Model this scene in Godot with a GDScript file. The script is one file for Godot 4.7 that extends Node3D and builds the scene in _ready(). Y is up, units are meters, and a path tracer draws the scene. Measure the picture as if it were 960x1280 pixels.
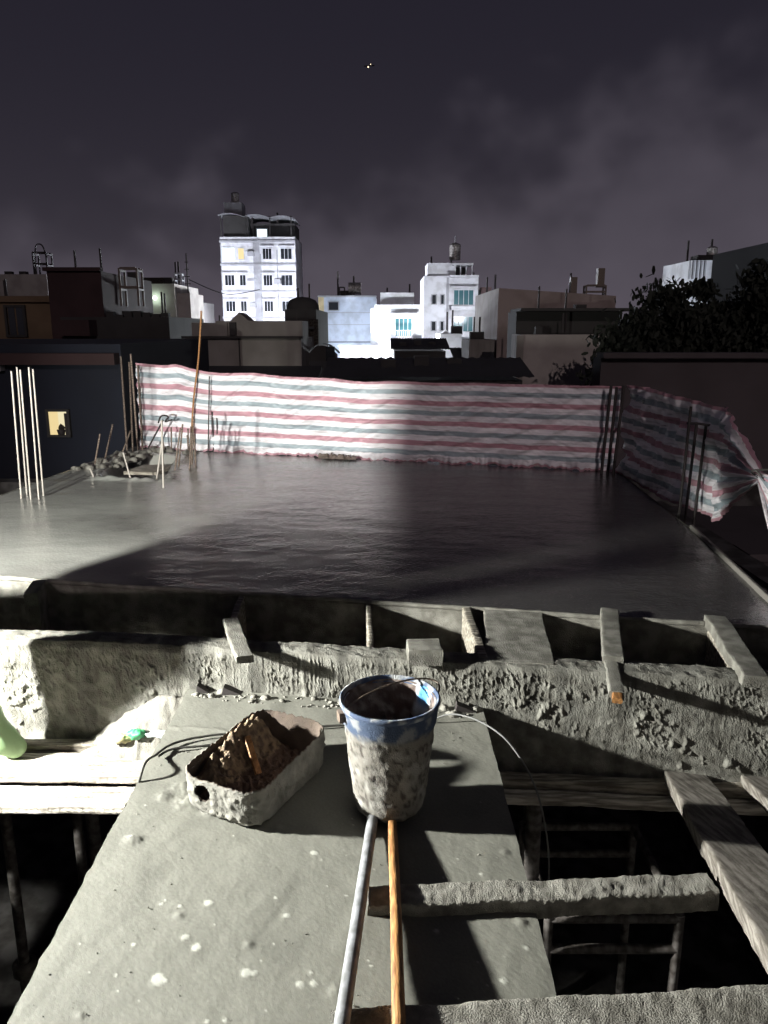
extends Node3D
# A concrete pour on a roof at night: wet slab, striped tarpaulin, mortar tools on a formwork panel, houses beyond.

var rng := RandomNumberGenerator.new()
var used := {}
var M := {}
var n1 := FastNoiseLite.new()
var n2 := FastNoiseLite.new()
var n3 := FastNoiseLite.new()

# ------------------------------------------------------------------ naming
func numbered(called: String) -> String:
	if not used.has(called):
		used[called] = 0
		return called
	used[called] += 1
	return "%s_%03d" % [called, used[called]]

func tag(o: Node, label := "", category := "", group := "", kind := "") -> void:
	if label: o.set_meta("label", label)
	if category: o.set_meta("category", category)
	if group: o.set_meta("group", group)
	if kind: o.set_meta("kind", kind)

func thing(called: String, label: String, category: String, at := Vector3.ZERO, group := "") -> Node3D:
	var o := Node3D.new()
	o.name = numbered(called)
	add_child(o)
	o.position = at
	tag(o, label, category, group)
	return o

func part(called: String, mesh: Mesh, mat: Material, parent: Node = self, pos := Vector3.ZERO) -> MeshInstance3D:
	var o := MeshInstance3D.new()
	o.mesh = mesh
	o.material_override = mat
	o.name = numbered(called) if parent == self else called
	parent.add_child(o, true)
	o.position = pos
	return o

# ------------------------------------------------------------------ shapes
func build_arrays(v: PackedVector3Array, idx: PackedInt32Array, uv := PackedVector2Array(), col := PackedColorArray()) -> ArrayMesh:
	var nn := PackedVector3Array()
	nn.resize(v.size())
	for i in range(0, idx.size(), 3):
		var a := idx[i]
		var b := idx[i + 1]
		var c := idx[i + 2]
		var f := (v[c] - v[a]).cross(v[b] - v[a])
		nn[a] += f
		nn[b] += f
		nn[c] += f
	for i in nn.size():
		nn[i] = nn[i].normalized() if nn[i].length_squared() > 1e-20 else Vector3.UP
	var arr := []
	arr.resize(Mesh.ARRAY_MAX)
	arr[Mesh.ARRAY_VERTEX] = v
	arr[Mesh.ARRAY_NORMAL] = nn
	arr[Mesh.ARRAY_INDEX] = idx
	if uv.size() == v.size(): arr[Mesh.ARRAY_TEX_UV] = uv
	if col.size() == v.size(): arr[Mesh.ARRAY_COLOR] = col
	var m := ArrayMesh.new()
	m.add_surface_from_arrays(Mesh.PRIMITIVE_TRIANGLES, arr)
	return m

# a sheet of nu x nv cells; f(u, v) gives the point, c(u, v, point) its colour; flip turns the faces over
func grid(nu: int, nv: int, f: Callable, flip := false, c = null) -> ArrayMesh:
	var v := PackedVector3Array()
	var uv := PackedVector2Array()
	var col := PackedColorArray()
	var idx := PackedInt32Array()
	for j in nv + 1:
		for i in nu + 1:
			var a := float(i) / nu
			var b := float(j) / nv
			var p: Vector3 = f.call(a, b)
			v.append(p)
			uv.append(Vector2(a, b))
			if c != null: col.append(c.call(a, b, p))
	for j in nv:
		for i in nu:
			var k := j * (nu + 1) + i
			var q := [k, k + 1, k + nu + 2, k, k + nu + 2, k + nu + 1]
			if flip: q = [k, k + nu + 2, k + 1, k, k + nu + 1, k + nu + 2]
			for x in q: idx.append(x)
	return build_arrays(v, idx, uv, col)

# a profile (closed, in side/up coordinates) swept along points; scale(t) and wobble make it uneven
func sweep(path: Array, prof: PackedVector2Array, up := Vector3.UP, wob := 0.0, freq := 8.0, scales := []) -> ArrayMesh:
	var v := PackedVector3Array()
	var idx := PackedInt32Array()
	var n := prof.size()
	var m := path.size()
	for i in m:
		var t: Vector3 = (path[mini(i + 1, m - 1)] - path[maxi(i - 1, 0)]).normalized()
		var u := up - t * up.dot(t)
		if u.length() < 0.01: u = Vector3(0.3, 0.2, 1.0) - t * Vector3(0.3, 0.2, 1.0).dot(t)
		u = u.normalized()
		var s := t.cross(u)
		var k: float = scales[i] if scales.size() == m else 1.0
		for j in n:
			var p: Vector3 = path[i] + (s * prof[j].x + u * prof[j].y) * k
			if wob > 0.0:
				var w := Vector3(n1.get_noise_3dv(p * freq * 10.0), n1.get_noise_3dv(p * freq * 10.0 + Vector3(50, 9, 3)), n1.get_noise_3dv(p * freq * 10.0 + Vector3(7, 80, 31)))
				p += w * wob
				if wob > 0.003: p += Vector3(n2.get_noise_3dv(p * 420.0), n2.get_noise_3dv(p * 420.0 + Vector3(9, 70, 3)), n2.get_noise_3dv(p * 420.0 + Vector3(40, 9, 8))) * wob * 0.45
			v.append(p)
	for i in m - 1:
		for j in n:
			var a := i * n + j
			var b := i * n + (j + 1) % n
			for x in [a, b, b + n, a, b + n, a + n]: idx.append(x)
	for e in 2:   # caps with their own corners, so that their edge stays crisp
		var c0 := v.size()
		var r := 0 if e == 0 else (m - 1) * n
		var mid := Vector3.ZERO
		for j in n:
			v.append(v[r + j])
			mid += v[r + j]
		v.append(mid / n)
		for j in n:
			var q := [c0 + n, c0 + (j + 1) % n, c0 + j] if e == 0 else [c0 + n, c0 + j, c0 + (j + 1) % n]
			for x in q: idx.append(x)
	return build_arrays(v, idx)

func ring(r: float, n := 8) -> PackedVector2Array:
	var p := PackedVector2Array()
	for i in n: p.append(Vector2(cos(TAU * i / n), sin(TAU * i / n)) * r)
	return p

func board_profile(w: float, h: float, bev := 0.004) -> PackedVector2Array:
	var a := w / 2
	var b := h / 2
	var p := PackedVector2Array()
	# doubled corners keep the arrises firm
	for q in [[-a, -b, 1, 0, 0, 1], [a, -b, 0, 1, -1, 0], [a, b, -1, 0, 0, -1], [-a, b, 0, -1, 1, 0]]:
		var c := Vector2(q[0], q[1])
		var d1 := Vector2(q[2], q[3])
		var d2 := Vector2(q[4], q[5])
		p.append(c + d2 * bev)
		p.append(c + d1 * bev)
		p.append(c + d1 * minf(w, h) * 0.3)
	# order: corner by corner the profile runs round once
	var out := PackedVector2Array()
	for k in 4:
		out.append(p[k * 3])
		out.append(p[k * 3 + 1])
		out.append(p[k * 3 + 2])
	return out

func timber(a: Vector3, b: Vector3, w: float, h: float, wob := 0.002, seg := 40, up := Vector3.UP) -> ArrayMesh:
	var path := []
	for i in seg + 1: path.append(a.lerp(b, float(i) / seg))
	return sweep(path, board_profile(w, h), up, wob, 3.0)

func tube(pts: Array, r: float, n := 8) -> ArrayMesh:
	return sweep(pts, ring(r, n), Vector3(0.2, 0.1, 1.0) if absf((pts[1] - pts[0]).normalized().y) > 0.8 else Vector3.UP)

func curve(pts: Array, steps := 12) -> Array:   # a smooth line through the points
	var out := []
	for i in pts.size() - 1:
		var p0: Vector3 = pts[maxi(i - 1, 0)]
		var p1: Vector3 = pts[i]
		var p2: Vector3 = pts[i + 1]
		var p3: Vector3 = pts[mini(i + 2, pts.size() - 1)]
		for k in steps: out.append(p1.cubic_interpolate(p2, p0, p3, float(k) / steps))
	out.append(pts[-1])
	return out

func rebar_mesh(a: Vector3, b: Vector3, r: float) -> ArrayMesh:
	var path := []
	var sc := []
	var n := int(a.distance_to(b) / 0.012)
	for i in n + 1:
		path.append(a.lerp(b, float(i) / n))
		sc.append(1.02 if i % 2 == 0 else 0.985)
	return sweep(path, ring(r, 8), Vector3(0.2, 0.1, 1.0), 0.0, 1.0, sc)

func lathe(prof: Array, n: int, wob := 0.0, c = null) -> ArrayMesh:
	return grid(n, prof.size() - 1, func(u: float, v: float):
		var q: Vector2 = prof[int(round(v * (prof.size() - 1)))]
		var a: float = TAU * u
		var p := Vector3(cos(a) * q.x, q.y, sin(a) * q.x)
		if wob > 0.0:
			var w := Vector3(cos(a), 0.0, sin(a))
			p += w * n1.get_noise_3dv(p * 60.0) * wob
		return p, false, c)

func box(size: Vector3) -> BoxMesh:
	var b := BoxMesh.new()
	b.size = size
	return b

func joined(list: Array) -> ArrayMesh:
	var st := SurfaceTool.new()
	st.begin(Mesh.PRIMITIVE_TRIANGLES)
	for e in list: st.append_from(e[0], 0, e[1])
	return st.commit()

func at(x: float, y: float, z: float) -> Transform3D:
	return Transform3D(Basis(), Vector3(x, y, z))

# surface nets over the smooth union of tapered capsules: bones are [a, b, ra, rb]
func flesh(bones: Array, cell: float, k: float) -> ArrayMesh:
	var lo := Vector3.INF
	var hi := -Vector3.INF
	for b in bones:
		for e in [[b[0], b[2]], [b[1], b[3]]]:
			lo = lo.min(e[0] - Vector3.ONE * (e[1] + k + cell * 2))
			hi = hi.max(e[0] + Vector3.ONE * (e[1] + k + cell * 2))
	var nx := int((hi.x - lo.x) / cell) + 2
	var ny := int((hi.y - lo.y) / cell) + 2
	var nz := int((hi.z - lo.z) / cell) + 2
	var f := PackedFloat32Array()
	f.resize(nx * ny * nz)
	f.fill(1.0)
	for b in bones:
		var ba: Vector3 = b[1] - b[0]
		var L := maxf(ba.length_squared(), 1e-8)
		var reach: float = maxf(b[2], b[3]) + k + cell * 2
		var bl: Vector3 = (b[0].min(b[1]) - Vector3.ONE * reach - lo) / cell
		var bh: Vector3 = (b[0].max(b[1]) + Vector3.ONE * reach - lo) / cell
		for z in range(maxi(0, int(bl.z)), mini(nz, int(bh.z) + 2)):
			for y in range(maxi(0, int(bl.y)), mini(ny, int(bh.y) + 2)):
				for x in range(maxi(0, int(bl.x)), mini(nx, int(bh.x) + 2)):
					var p := lo + Vector3(x, y, z) * cell
					var t := clampf((p - b[0]).dot(ba) / L, 0.0, 1.0)
					var d := p.distance_to(b[0] + ba * t) - lerpf(b[2], b[3], t)
					var i := (z * ny + y) * nx + x
					var o := f[i]
					var h := maxf(k - absf(o - d), 0.0) / k
					f[i] = minf(o, d) - h * h * k * 0.25
	var v := PackedVector3Array()
	var idx := PackedInt32Array()
	var id := {}
	for z in nz - 1:
		for y in ny - 1:
			for x in nx - 1:
				var i := (z * ny + y) * nx + x
				var s := 0
				var acc := Vector3.ZERO
				var cnt := 0
				var c8 := [f[i], f[i + 1], f[i + nx], f[i + nx + 1], f[i + nx * ny], f[i + nx * ny + 1], f[i + nx * ny + nx], f[i + nx * ny + nx + 1]]
				for q in 8:
					if c8[q] < 0.0: s += 1
				if s == 0 or s == 8: continue
				for e in [[0, 1], [2, 3], [4, 5], [6, 7], [0, 2], [1, 3], [4, 6], [5, 7], [0, 4], [1, 5], [2, 6], [3, 7]]:
					var fa: float = c8[e[0]]
					var fb: float = c8[e[1]]
					if (fa < 0.0) != (fb < 0.0):
						var pa := Vector3(e[0] & 1, (e[0] >> 1) & 1, e[0] >> 2)
						var pb := Vector3(e[1] & 1, (e[1] >> 1) & 1, e[1] >> 2)
						acc += pa.lerp(pb, fa / (fa - fb))
						cnt += 1
				id[i] = v.size()
				v.append(lo + (Vector3(x, y, z) + acc / cnt) * cell)
	for i in id:
		var z: int = i / (nx * ny)
		var y: int = (i / nx) % ny
		var x: int = i % nx
		for ax in 3:
			var d: int = [1, nx, nx * ny][ax]
			var d1: int = [nx, nx * ny, 1][ax]
			var d2: int = [nx * ny, 1, nx][ax]
			if [y, z, x][ax] == 0 or [z, x, y][ax] == 0: continue
			if (f[i] < 0.0) == (f[i + d] < 0.0): continue
			if not (id.has(i - d1) and id.has(i - d2) and id.has(i - d1 - d2)): continue
			var q := [id[i], id[i - d1], id[i - d1 - d2], id[i - d2]]
			if f[i] >= 0.0: q.reverse()
			for w in [q[0], q[2], q[1], q[0], q[3], q[2]]: idx.append(w)
	return build_arrays(v, idx)

# ------------------------------------------------------------------ materials
func noise_tex(freq: float, seed_: int, lo: Color, hi: Color, size := 512, type := FastNoiseLite.TYPE_SIMPLEX_SMOOTH, oct := 4, a := 0.25, b := 0.75) -> NoiseTexture2D:
	var n := FastNoiseLite.new()
	n.seed = seed_
	n.frequency = freq
	n.noise_type = type
	n.fractal_octaves = oct
	var g := Gradient.new()
	g.set_color(0, lo)
	g.set_color(1, hi)
	g.set_offset(0, a)
	g.set_offset(1, b)
	var t := NoiseTexture2D.new()
	t.width = size
	t.height = size
	t.seamless = true
	t.noise = n
	t.color_ramp = g
	return t

func normal_tex(freq: float, seed_: int, bump: float, oct := 4, type := FastNoiseLite.TYPE_SIMPLEX_SMOOTH) -> NoiseTexture2D:
	var n := FastNoiseLite.new()
	n.seed = seed_
	n.frequency = freq
	n.noise_type = type
	n.fractal_octaves = oct
	var t := NoiseTexture2D.new()
	t.width = 512
	t.height = 512
	t.seamless = true
	t.as_normal_map = true
	t.bump_strength = bump
	t.noise = n
	return t

# base: the real (linear) colour of the surface
func mat(called: String, base: Color, rough: float, tex: Texture2D = null, scale := 1.0, nrm: Texture2D = null, nscale := 1.0, world := true) -> StandardMaterial3D:
	var m := StandardMaterial3D.new()
	m.resource_name = called
	m.albedo_color = base.linear_to_srgb()
	m.roughness = rough
	if tex:
		m.albedo_texture = tex
	if nrm:
		m.normal_enabled = true
		m.normal_texture = nrm
		m.normal_scale = nscale
	if tex or nrm:
		m.uv1_triplanar = true
		m.uv1_world_triplanar = world
		m.uv1_scale = Vector3.ONE * scale
	M[called] = m
	return m

func vmat(called: String, rough: float, scale := 1.0, nrm: Texture2D = null, nscale := 1.0, tex: Texture2D = null) -> StandardMaterial3D:
	var m := mat(called, Color.WHITE, rough, tex, scale, nrm, nscale)
	m.vertex_color_use_as_albedo = true
	return m

func glow(called: String, c: Color, e: float) -> StandardMaterial3D:
	var m := StandardMaterial3D.new()
	m.albedo_color = c * 0.5
	m.emission_enabled = true
	m.emission = c
	m.emission_energy_multiplier = e
	M[called] = m
	return m

func materials() -> void:
	var blot := noise_tex(0.006, 3, Color(0.72, 0.71, 0.7), Color(1, 1, 1), 512, FastNoiseLite.TYPE_SIMPLEX_SMOOTH, 5)
	var grime := noise_tex(0.012, 8, Color(0.58, 0.56, 0.54), Color(1, 1, 1), 512, FastNoiseLite.TYPE_SIMPLEX_SMOOTH, 5, 0.25, 0.7)
	var weather := noise_tex(0.008, 9, Color(0.9, 0.895, 0.89), Color(1, 1, 1), 512, FastNoiseLite.TYPE_SIMPLEX_SMOOTH, 5, 0.2, 0.6)
	var grain := normal_tex(0.09, 5, 6.0, 4)
	var ripple := normal_tex(0.05, 11, 8.0, 4)
	var wood := noise_tex(0.03, 21, Color(0.6, 0.56, 0.52), Color(1, 1, 1), 512, FastNoiseLite.TYPE_SIMPLEX, 4)
	M.grain = grain
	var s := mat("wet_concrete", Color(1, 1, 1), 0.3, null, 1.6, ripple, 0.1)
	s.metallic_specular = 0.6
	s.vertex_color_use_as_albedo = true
	s.roughness_texture = noise_tex(0.02, 31, Color(0.72, 0.72, 0.72), Color(1, 1, 1), 512, FastNoiseLite.TYPE_SIMPLEX_SMOOTH, 4)
	s.roughness_texture_channel = BaseMaterial3D.TEXTURE_CHANNEL_RED
	s.roughness = 0.23
	vmat("panel", 0.72, 6.0, grain, 0.14)
	vmat("mortar_wall", 0.85, 3.0, grain, 0.8, blot)
	vmat("crust", 0.88, 4.0, grain, 0.9)
	mat("mortar", Color(0.23, 0.222, 0.198), 0.85, blot, 3.0, grain, 0.9)
	mat("old_board", Color(0.36, 0.33, 0.28), 0.85, grime, 2.5, grain, 0.6)
	mat("pale_board", Color(0.62, 0.58, 0.52), 0.8, grime, 1.6, grain, 0.5)
	mat("red_board", Color(0.27, 0.215, 0.185), 0.85, grime, 2.0, grain, 0.6)
	mat("dark_wood", Color(0.13, 0.12, 0.11), 0.85)
	mat("worn_plank", Color(0.25, 0.228, 0.205), 0.85, grime, 2.6, grain, 0.5)
	mat("raw_wood", Color(0.5, 0.25, 0.09), 0.6, wood, 3.0, grain, 0.3)
	M.pale_board.uv1_scale = Vector3(0.8, 7, 7)
	M.old_board.uv1_scale = Vector3(0.9, 7, 7)
	M.worn_plank.uv1_scale = Vector3(7, 7, 0.9)
	M.raw_wood.uv1_scale = Vector3(5, 5, 0.6)
	mat("rust", Color(0.2, 0.15, 0.12), 0.55, grime, 8.0)
	mat("steel_bar", Color(0.34, 0.31, 0.28), 0.5).metallic = 0.2
	mat("dark_bar", Color(0.03, 0.024, 0.024), 0.7)
	mat("galvanised", Color(0.3, 0.31, 0.335), 0.6, blot, 5.0).metallic = 0.1
	mat("black_cable", Color(0.035, 0.033, 0.03), 0.5)
	mat("grey_cable", Color(0.16, 0.16, 0.16), 0.6)
	mat("prop_steel", Color(0.17, 0.155, 0.15), 0.6, grime, 3.0)
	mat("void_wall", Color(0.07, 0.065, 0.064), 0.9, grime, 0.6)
	mat("green_rubber", Color(0.42, 0.62, 0.33), 0.4)
	mat("work_cloth", Color(0.06, 0.07, 0.1), 0.9, grime, 5.0, grain, 0.4)
	mat("skin", Color(0.36, 0.2, 0.13), 0.55)
	mat("hair", Color(0.012, 0.01, 0.01), 0.6)
	mat("hat_straw", Color(0.5, 0.4, 0.22), 0.8)
	mat("black_metal", Color(0.03, 0.03, 0.035), 0.5)
	mat("yellow_metal", Color(0.6, 0.4, 0.03), 0.5)
	# far and near buildings
	for e in [["white_paint", 0.74, 0.74, 0.78], ["blue_white", 0.6, 0.65, 0.76], ["grey_render", 0.27, 0.25, 0.23], ["dark_render", 0.045, 0.042, 0.041], ["black_wall", 0.014, 0.013, 0.014], ["maroon_wall", 0.05, 0.026, 0.027],
			["brown_wall", 0.17, 0.115, 0.07], ["navy_wall", 0.011, 0.014, 0.026], ["tan_render", 0.36, 0.29, 0.27], ["pale_render", 0.42, 0.38, 0.36], ["purple_wall", 0.07, 0.057, 0.061],
			["yellow_light_paint", 0.72, 0.58, 0.34], ["trim_grey", 0.4, 0.4, 0.43], ["tin_roof", 0.05, 0.05, 0.055], ["pink_render", 0.3, 0.2, 0.2]]:
		mat(e[0], Color(e[1], e[2], e[3]), 0.88, weather, 0.16)
	mat("city", Color(0.04, 0.038, 0.036), 0.95, grime, 0.05)
	mat("tank_steel", Color(0.5, 0.47, 0.45), 0.45, grime, 0.6).metallic = 0.35
	var gl := mat("dark_glass", Color(0.02, 0.023, 0.028), 0.12)
	gl.metallic_specular = 0.6
	mat("teal_glass", Color(0.06, 0.16, 0.18), 0.15)
	mat("shutter", Color(0.4, 0.36, 0.37), 0.7)
	mat("bark", Color(0.05, 0.042, 0.035), 0.95, grime, 2.0)
	var lf := mat("leaf", Color(0.014, 0.017, 0.011), 0.8)
	lf.backlight_enabled = true
	lf.backlight = Color(0.01, 0.014, 0.006)
	glow("lit_window", Color(1.0, 0.95, 0.78), 0.8)
	glow("lit_warm", Color(1.0, 0.9, 0.66), 0.8)
	glow("lit_cool", Color(0.9, 0.97, 1.0), 1.6)
	glow("lamp_face", Color(1.0, 0.98, 0.92), 12.0)
	glow("bulb", Color(0.95, 1.0, 0.95), 5.0)
	glow("sky_light", Color(1.0, 0.9, 0.75), 3.0)
	# the tarpaulin's printed stripes
	var im := Image.create(256, 512, false, Image.FORMAT_RGBF)
	var wn := FastNoiseLite.new()
	wn.seed = 77
	wn.frequency = 0.02
	for y in 512:
		for x in 256:
			var ph := fposmod(y / 512.0 * 4.0 + 0.015 * wn.get_noise_2d(x * 0.6, y * 0.1) + 0.13, 1.0)
			var c := Color(0.82, 0.79, 0.83)
			var edge := 0.03
			var red := smoothstep(0.0, edge, ph) * (1.0 - smoothstep(0.24, 0.24 + edge, ph))
			var grn := smoothstep(0.5, 0.5 + edge, ph) * (1.0 - smoothstep(0.73, 0.73 + edge, ph))
			c = c.lerp(Color(0.5, 0.275, 0.325), red).lerp(Color(0.33, 0.39, 0.43), grn)
			var d := 1.0 + 0.12 * wn.get_noise_2d(x * 4.0, y * 4.0) - 0.3 * smoothstep(0.12, 0.5, wn.get_noise_2d(x * 1.5 + 300, y * 1.5)) - 0.5 * smoothstep(0.42, 0.6, wn.get_noise_2d(x * 3.0 + 700, y * 5.0)) - 0.3 * smoothstep(0.86, 1.0, y / 512.0 + 0.1 * wn.get_noise_2d(x * 2.0, 9.0)) + 0.05 * sin(x * 2.1) * sin(y * 2.3)
			im.set_pixel(x, y, c * d)
	var tm := StandardMaterial3D.new()
	tm.albedo_texture = ImageTexture.create_from_image(im)
	tm.roughness = 0.45
	tm.backlight_enabled = true
	tm.backlight = Color(0.25, 0.25, 0.25)
	M.tarp = tm

# ------------------------------------------------------------------ camera, sky, lamps
func camera_and_sky() -> void:
	var cam := Camera3D.new()
	cam.name = "camera"
	add_child(cam)
	cam.position = Vector3(0, 1.2, 0)
	cam.rotation_degrees = Vector3(-13.45, 0, 0)
	cam.fov = 67.27
	cam.near = 0.05
	cam.far = 6000.0
	cam.current = true
	var e := Environment.new()
	e.tonemap_mode = Environment.TONE_MAPPER_LINEAR
	e.tonemap_exposure = 1.0
	e.background_mode = Environment.BG_SKY
	e.sdfgi_enabled = true
	e.ssao_enabled = true
	e.ssil_enabled = true
	var cn := FastNoiseLite.new()
	cn.seed = 12
	cn.frequency = 1.0
	cn.fractal_octaves = 5
	var im := Image.create(1024, 512, false, Image.FORMAT_RGBF)
	for j in 512:
		for i in 1024:
			var el := PI * (0.5 - (j + 0.5) / 512.0)
			var az := wrapf((i + 0.5) / 1024.0 * TAU, -PI, PI)
			var d := Vector3(sin(az) * cos(el), sin(el), -cos(az) * cos(el))
			var deg := maxf(rad_to_deg(el), 0.0)
			var c := Color(0.0138, 0.0125, 0.0205).lerp(Color(0.066, 0.057, 0.071), exp(-deg / 8.0))
			# thin smoke and cloud lit by the city, higher to the right
			var big := cn.get_noise_3dv(d * Vector3(3.0, 4.5, 3.0))
			var fine := cn.get_noise_3dv(d * Vector3(9.0, 13.0, 9.0) + Vector3(4, 1, 7))
			var top := 11.5 + 11.0 * sin(az) + 5.0 * big + 4.5 * fine
			var cl := 1.0 - smoothstep(top - 6.5, top + 2.0, deg)
			c += Color(0.041, 0.036, 0.0435) * cl * (0.85 + 0.3 * fine)
			im.set_pixel(i, j, c)
	var pm := PanoramaSkyMaterial.new()
	pm.panorama = ImageTexture.create_from_image(im)
	var sky := Sky.new()
	sky.sky_material = pm
	e.sky = sky
	var we := WorldEnvironment.new()
	we.name = "world"
	we.environment = e
	add_child(we)

func omni(pos: Vector3, c: Color, energy: float, size: float, parent: Node = self) -> void:
	var l := OmniLight3D.new()
	l.name = "light"
	parent.add_child(l, true)
	l.global_position = pos
	l.light_color = c
	l.light_energy = energy
	l.light_size = size
	l.omni_range = 200.0
	l.omni_attenuation = 2.0
	l.shadow_enabled = true

func work_lamp() -> void:
	var p := Vector3(-2.72, 0.74, -2.02)
	var t := thing("work_lamp", "bright black floodlight on a yellow tripod lighting the formwork from the side", "work lamp", Vector3(p.x, -0.42, p.z))
	var dir := Vector3(1.0, -0.12, -0.45).normalized()
	var bs := Basis.looking_at(dir, Vector3.UP)
	var h := part("housing", box(Vector3(0.24, 0.18, 0.06)), M.black_metal, t)
	h.global_transform = Transform3D(bs, p - dir * 0.035)
	for k in 5:
		var f := part("cooling_fin", box(Vector3(0.2, 0.012, 0.03)), M.black_metal, t)
		f.global_transform = Transform3D(bs, p - dir * 0.08 + bs.y * (k - 2) * 0.03)
	var l := part("lamp_face", box(Vector3(0.2, 0.14, 0.006)), M.lamp_face, t)
	l.global_transform = Transform3D(bs, p)
	part("bracket", tube(curve([Vector3(-0.02, 0.98, -0.13), Vector3(-0.02, 1.04, -0.06), Vector3(-0.02, 1.04, 0.06), Vector3(-0.02, 1.16, 0.13)]), 0.008), M.black_metal, t)
	part("pole", tube([Vector3(-0.02, 0.45, 0), Vector3(-0.02, 1.04, 0)], 0.014), M.yellow_metal, t)
	for k in 3:
		var a := TAU * k / 3.0 + 0.4
		part("leg", tube([Vector3(-0.02, 0.55, 0), Vector3(cos(a) * 0.34, 0.005, sin(a) * 0.3)], 0.011), M.yellow_metal, t)
	var s := SpotLight3D.new()
	s.name = "lamp_light"
	t.add_child(s)
	s.global_transform = Transform3D(bs, p + dir * 0.03)
	s.light_color = Color(0.99, 0.995, 0.96)
	s.light_energy = LAMP
	s.light_size = 0.06
	s.spot_angle = 82.0
	s.spot_angle_attenuation = 0.3
	s.spot_range = 100.0
	s.spot_attenuation = 2.0
	s.shadow_enabled = true

const LAMP := 46.0

# ------------------------------------------------------------------ city
func street_lamp(x: float, y: float, z: float, c: Color, energy: float, label: String, base := -12.0, turn := 0.0) -> void:
	var t := thing("street_lamp", label, "street lamp", Vector3(x, base, z), "street lamps between the far houses")
	t.rotation.y = turn
	var h := y - base
	part("pole", tube(curve([Vector3(0, 0, -0.9), Vector3(0, h * 0.6, -0.9), Vector3(0, h + 0.1, -0.8), Vector3(0, h + 0.3, -0.35), Vector3(0, h + 0.3, 0)]), 0.06), M.trim_grey, t)
	part("lamp_head", box(Vector3(0.3, 0.12, 0.7)), M.trim_grey, t, Vector3(0, h + 0.16, 0))
	part("lamp_glass", box(Vector3(0.22, 0.06, 0.4)), M.bulb, t, Vector3(0, h + 0.06, 0))
	omni(t.to_global(Vector3(0, h - 0.12, 0)), c, energy, 0.2, t)

# a box-shaped house: x0..x1, y0..y1, front at z, depth behind it; parts are placed from the base centre of its front
func house(called: String, label: String, x0: float, x1: float, y0: float, y1: float, z: float, depth: float, m: Material, group := "", category := "building") -> Node3D:
	var t := thing(called, label, category, Vector3((x0 + x1) / 2, y0, z), group)
	part("wall", box(Vector3(x1 - x0, y1 - y0, depth)), m, t, Vector3(0, (y1 - y0) / 2, -depth / 2))
	return t

func slab_on(t: Node3D, called: String, x: float, y: float, z: float, w: float, h: float, d: float, m: Material) -> MeshInstance3D:
	return part(called, box(Vector3(w, h, d)), m, t, Vector3(x, y, z))

# a window on a front at local z; casement leaves count as panes
func window(t: Node3D, x: float, y: float, w: float, h: float, frame: Material, glass: Material, z := 0.0, leaves := 2, b := 0.08) -> void:
	var f := part("window", joined([[box(Vector3(w + 2 * b, b, 0.12)), at(0, h / 2 + b / 2, 0)], [box(Vector3(w + 2 * b, b, 0.16)), at(0, -h / 2 - b / 2, 0)],
		[box(Vector3(b, h, 0.12)), at(-w / 2 - b / 2, 0, 0)], [box(Vector3(b, h, 0.12)), at(w / 2 + b / 2, 0, 0)]]), frame, t, Vector3(x, y, z + 0.06))
	var lw := w / leaves
	for k in leaves:
		part("pane", box(Vector3(lw - 0.06, h, 0.03)), glass, f, Vector3(-w / 2 + lw * (k + 0.5), 0, -0.035))

func tank(t: Node3D, x: float, y: float, z: float, r: float, h: float, lying := false) -> void:
	var c := CylinderMesh.new()
	c.top_radius = r
	c.bottom_radius = r
	c.height = h
	c.radial_segments = 20
	var o := part("water_tank", c, M.tank_steel, t, Vector3(x, y + (r if lying else h / 2), z))
	if lying: o.rotation.z = PI / 2
	else:
		part("lid", lathe([Vector2(r * 1.02, 0), Vector2(r * 0.9, r * 0.2), Vector2(r * 0.4, r * 0.45), Vector2(0.001, r * 0.5)], 20), M.tank_steel, o, Vector3(0, h / 2, 0))

func frame_on(t: Node3D, x: float, y: float, z: float, w: float, h: float, d: float, m: Material, r := 0.04, called := "roof_frame") -> void:
	var L := []
	for a in [-1, 1]:
		for b in [-1, 1]: L.append([box(Vector3(r * 2, h, r * 2)), at(a * w / 2, h / 2, b * d / 2)])
		for yy in [h, h * 0.5]:
			L.append([box(Vector3(w - r * 2, r * 2, r * 2)), at(0, yy, a * d / 2 + r * 0.2)])
			L.append([box(Vector3(r * 2, r * 2, d - r * 2)), at(a * w / 2 + r * 0.2, yy - r * 2.4, 0)])
	part(called, joined(L), m, t, Vector3(x, y, z))

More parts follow.
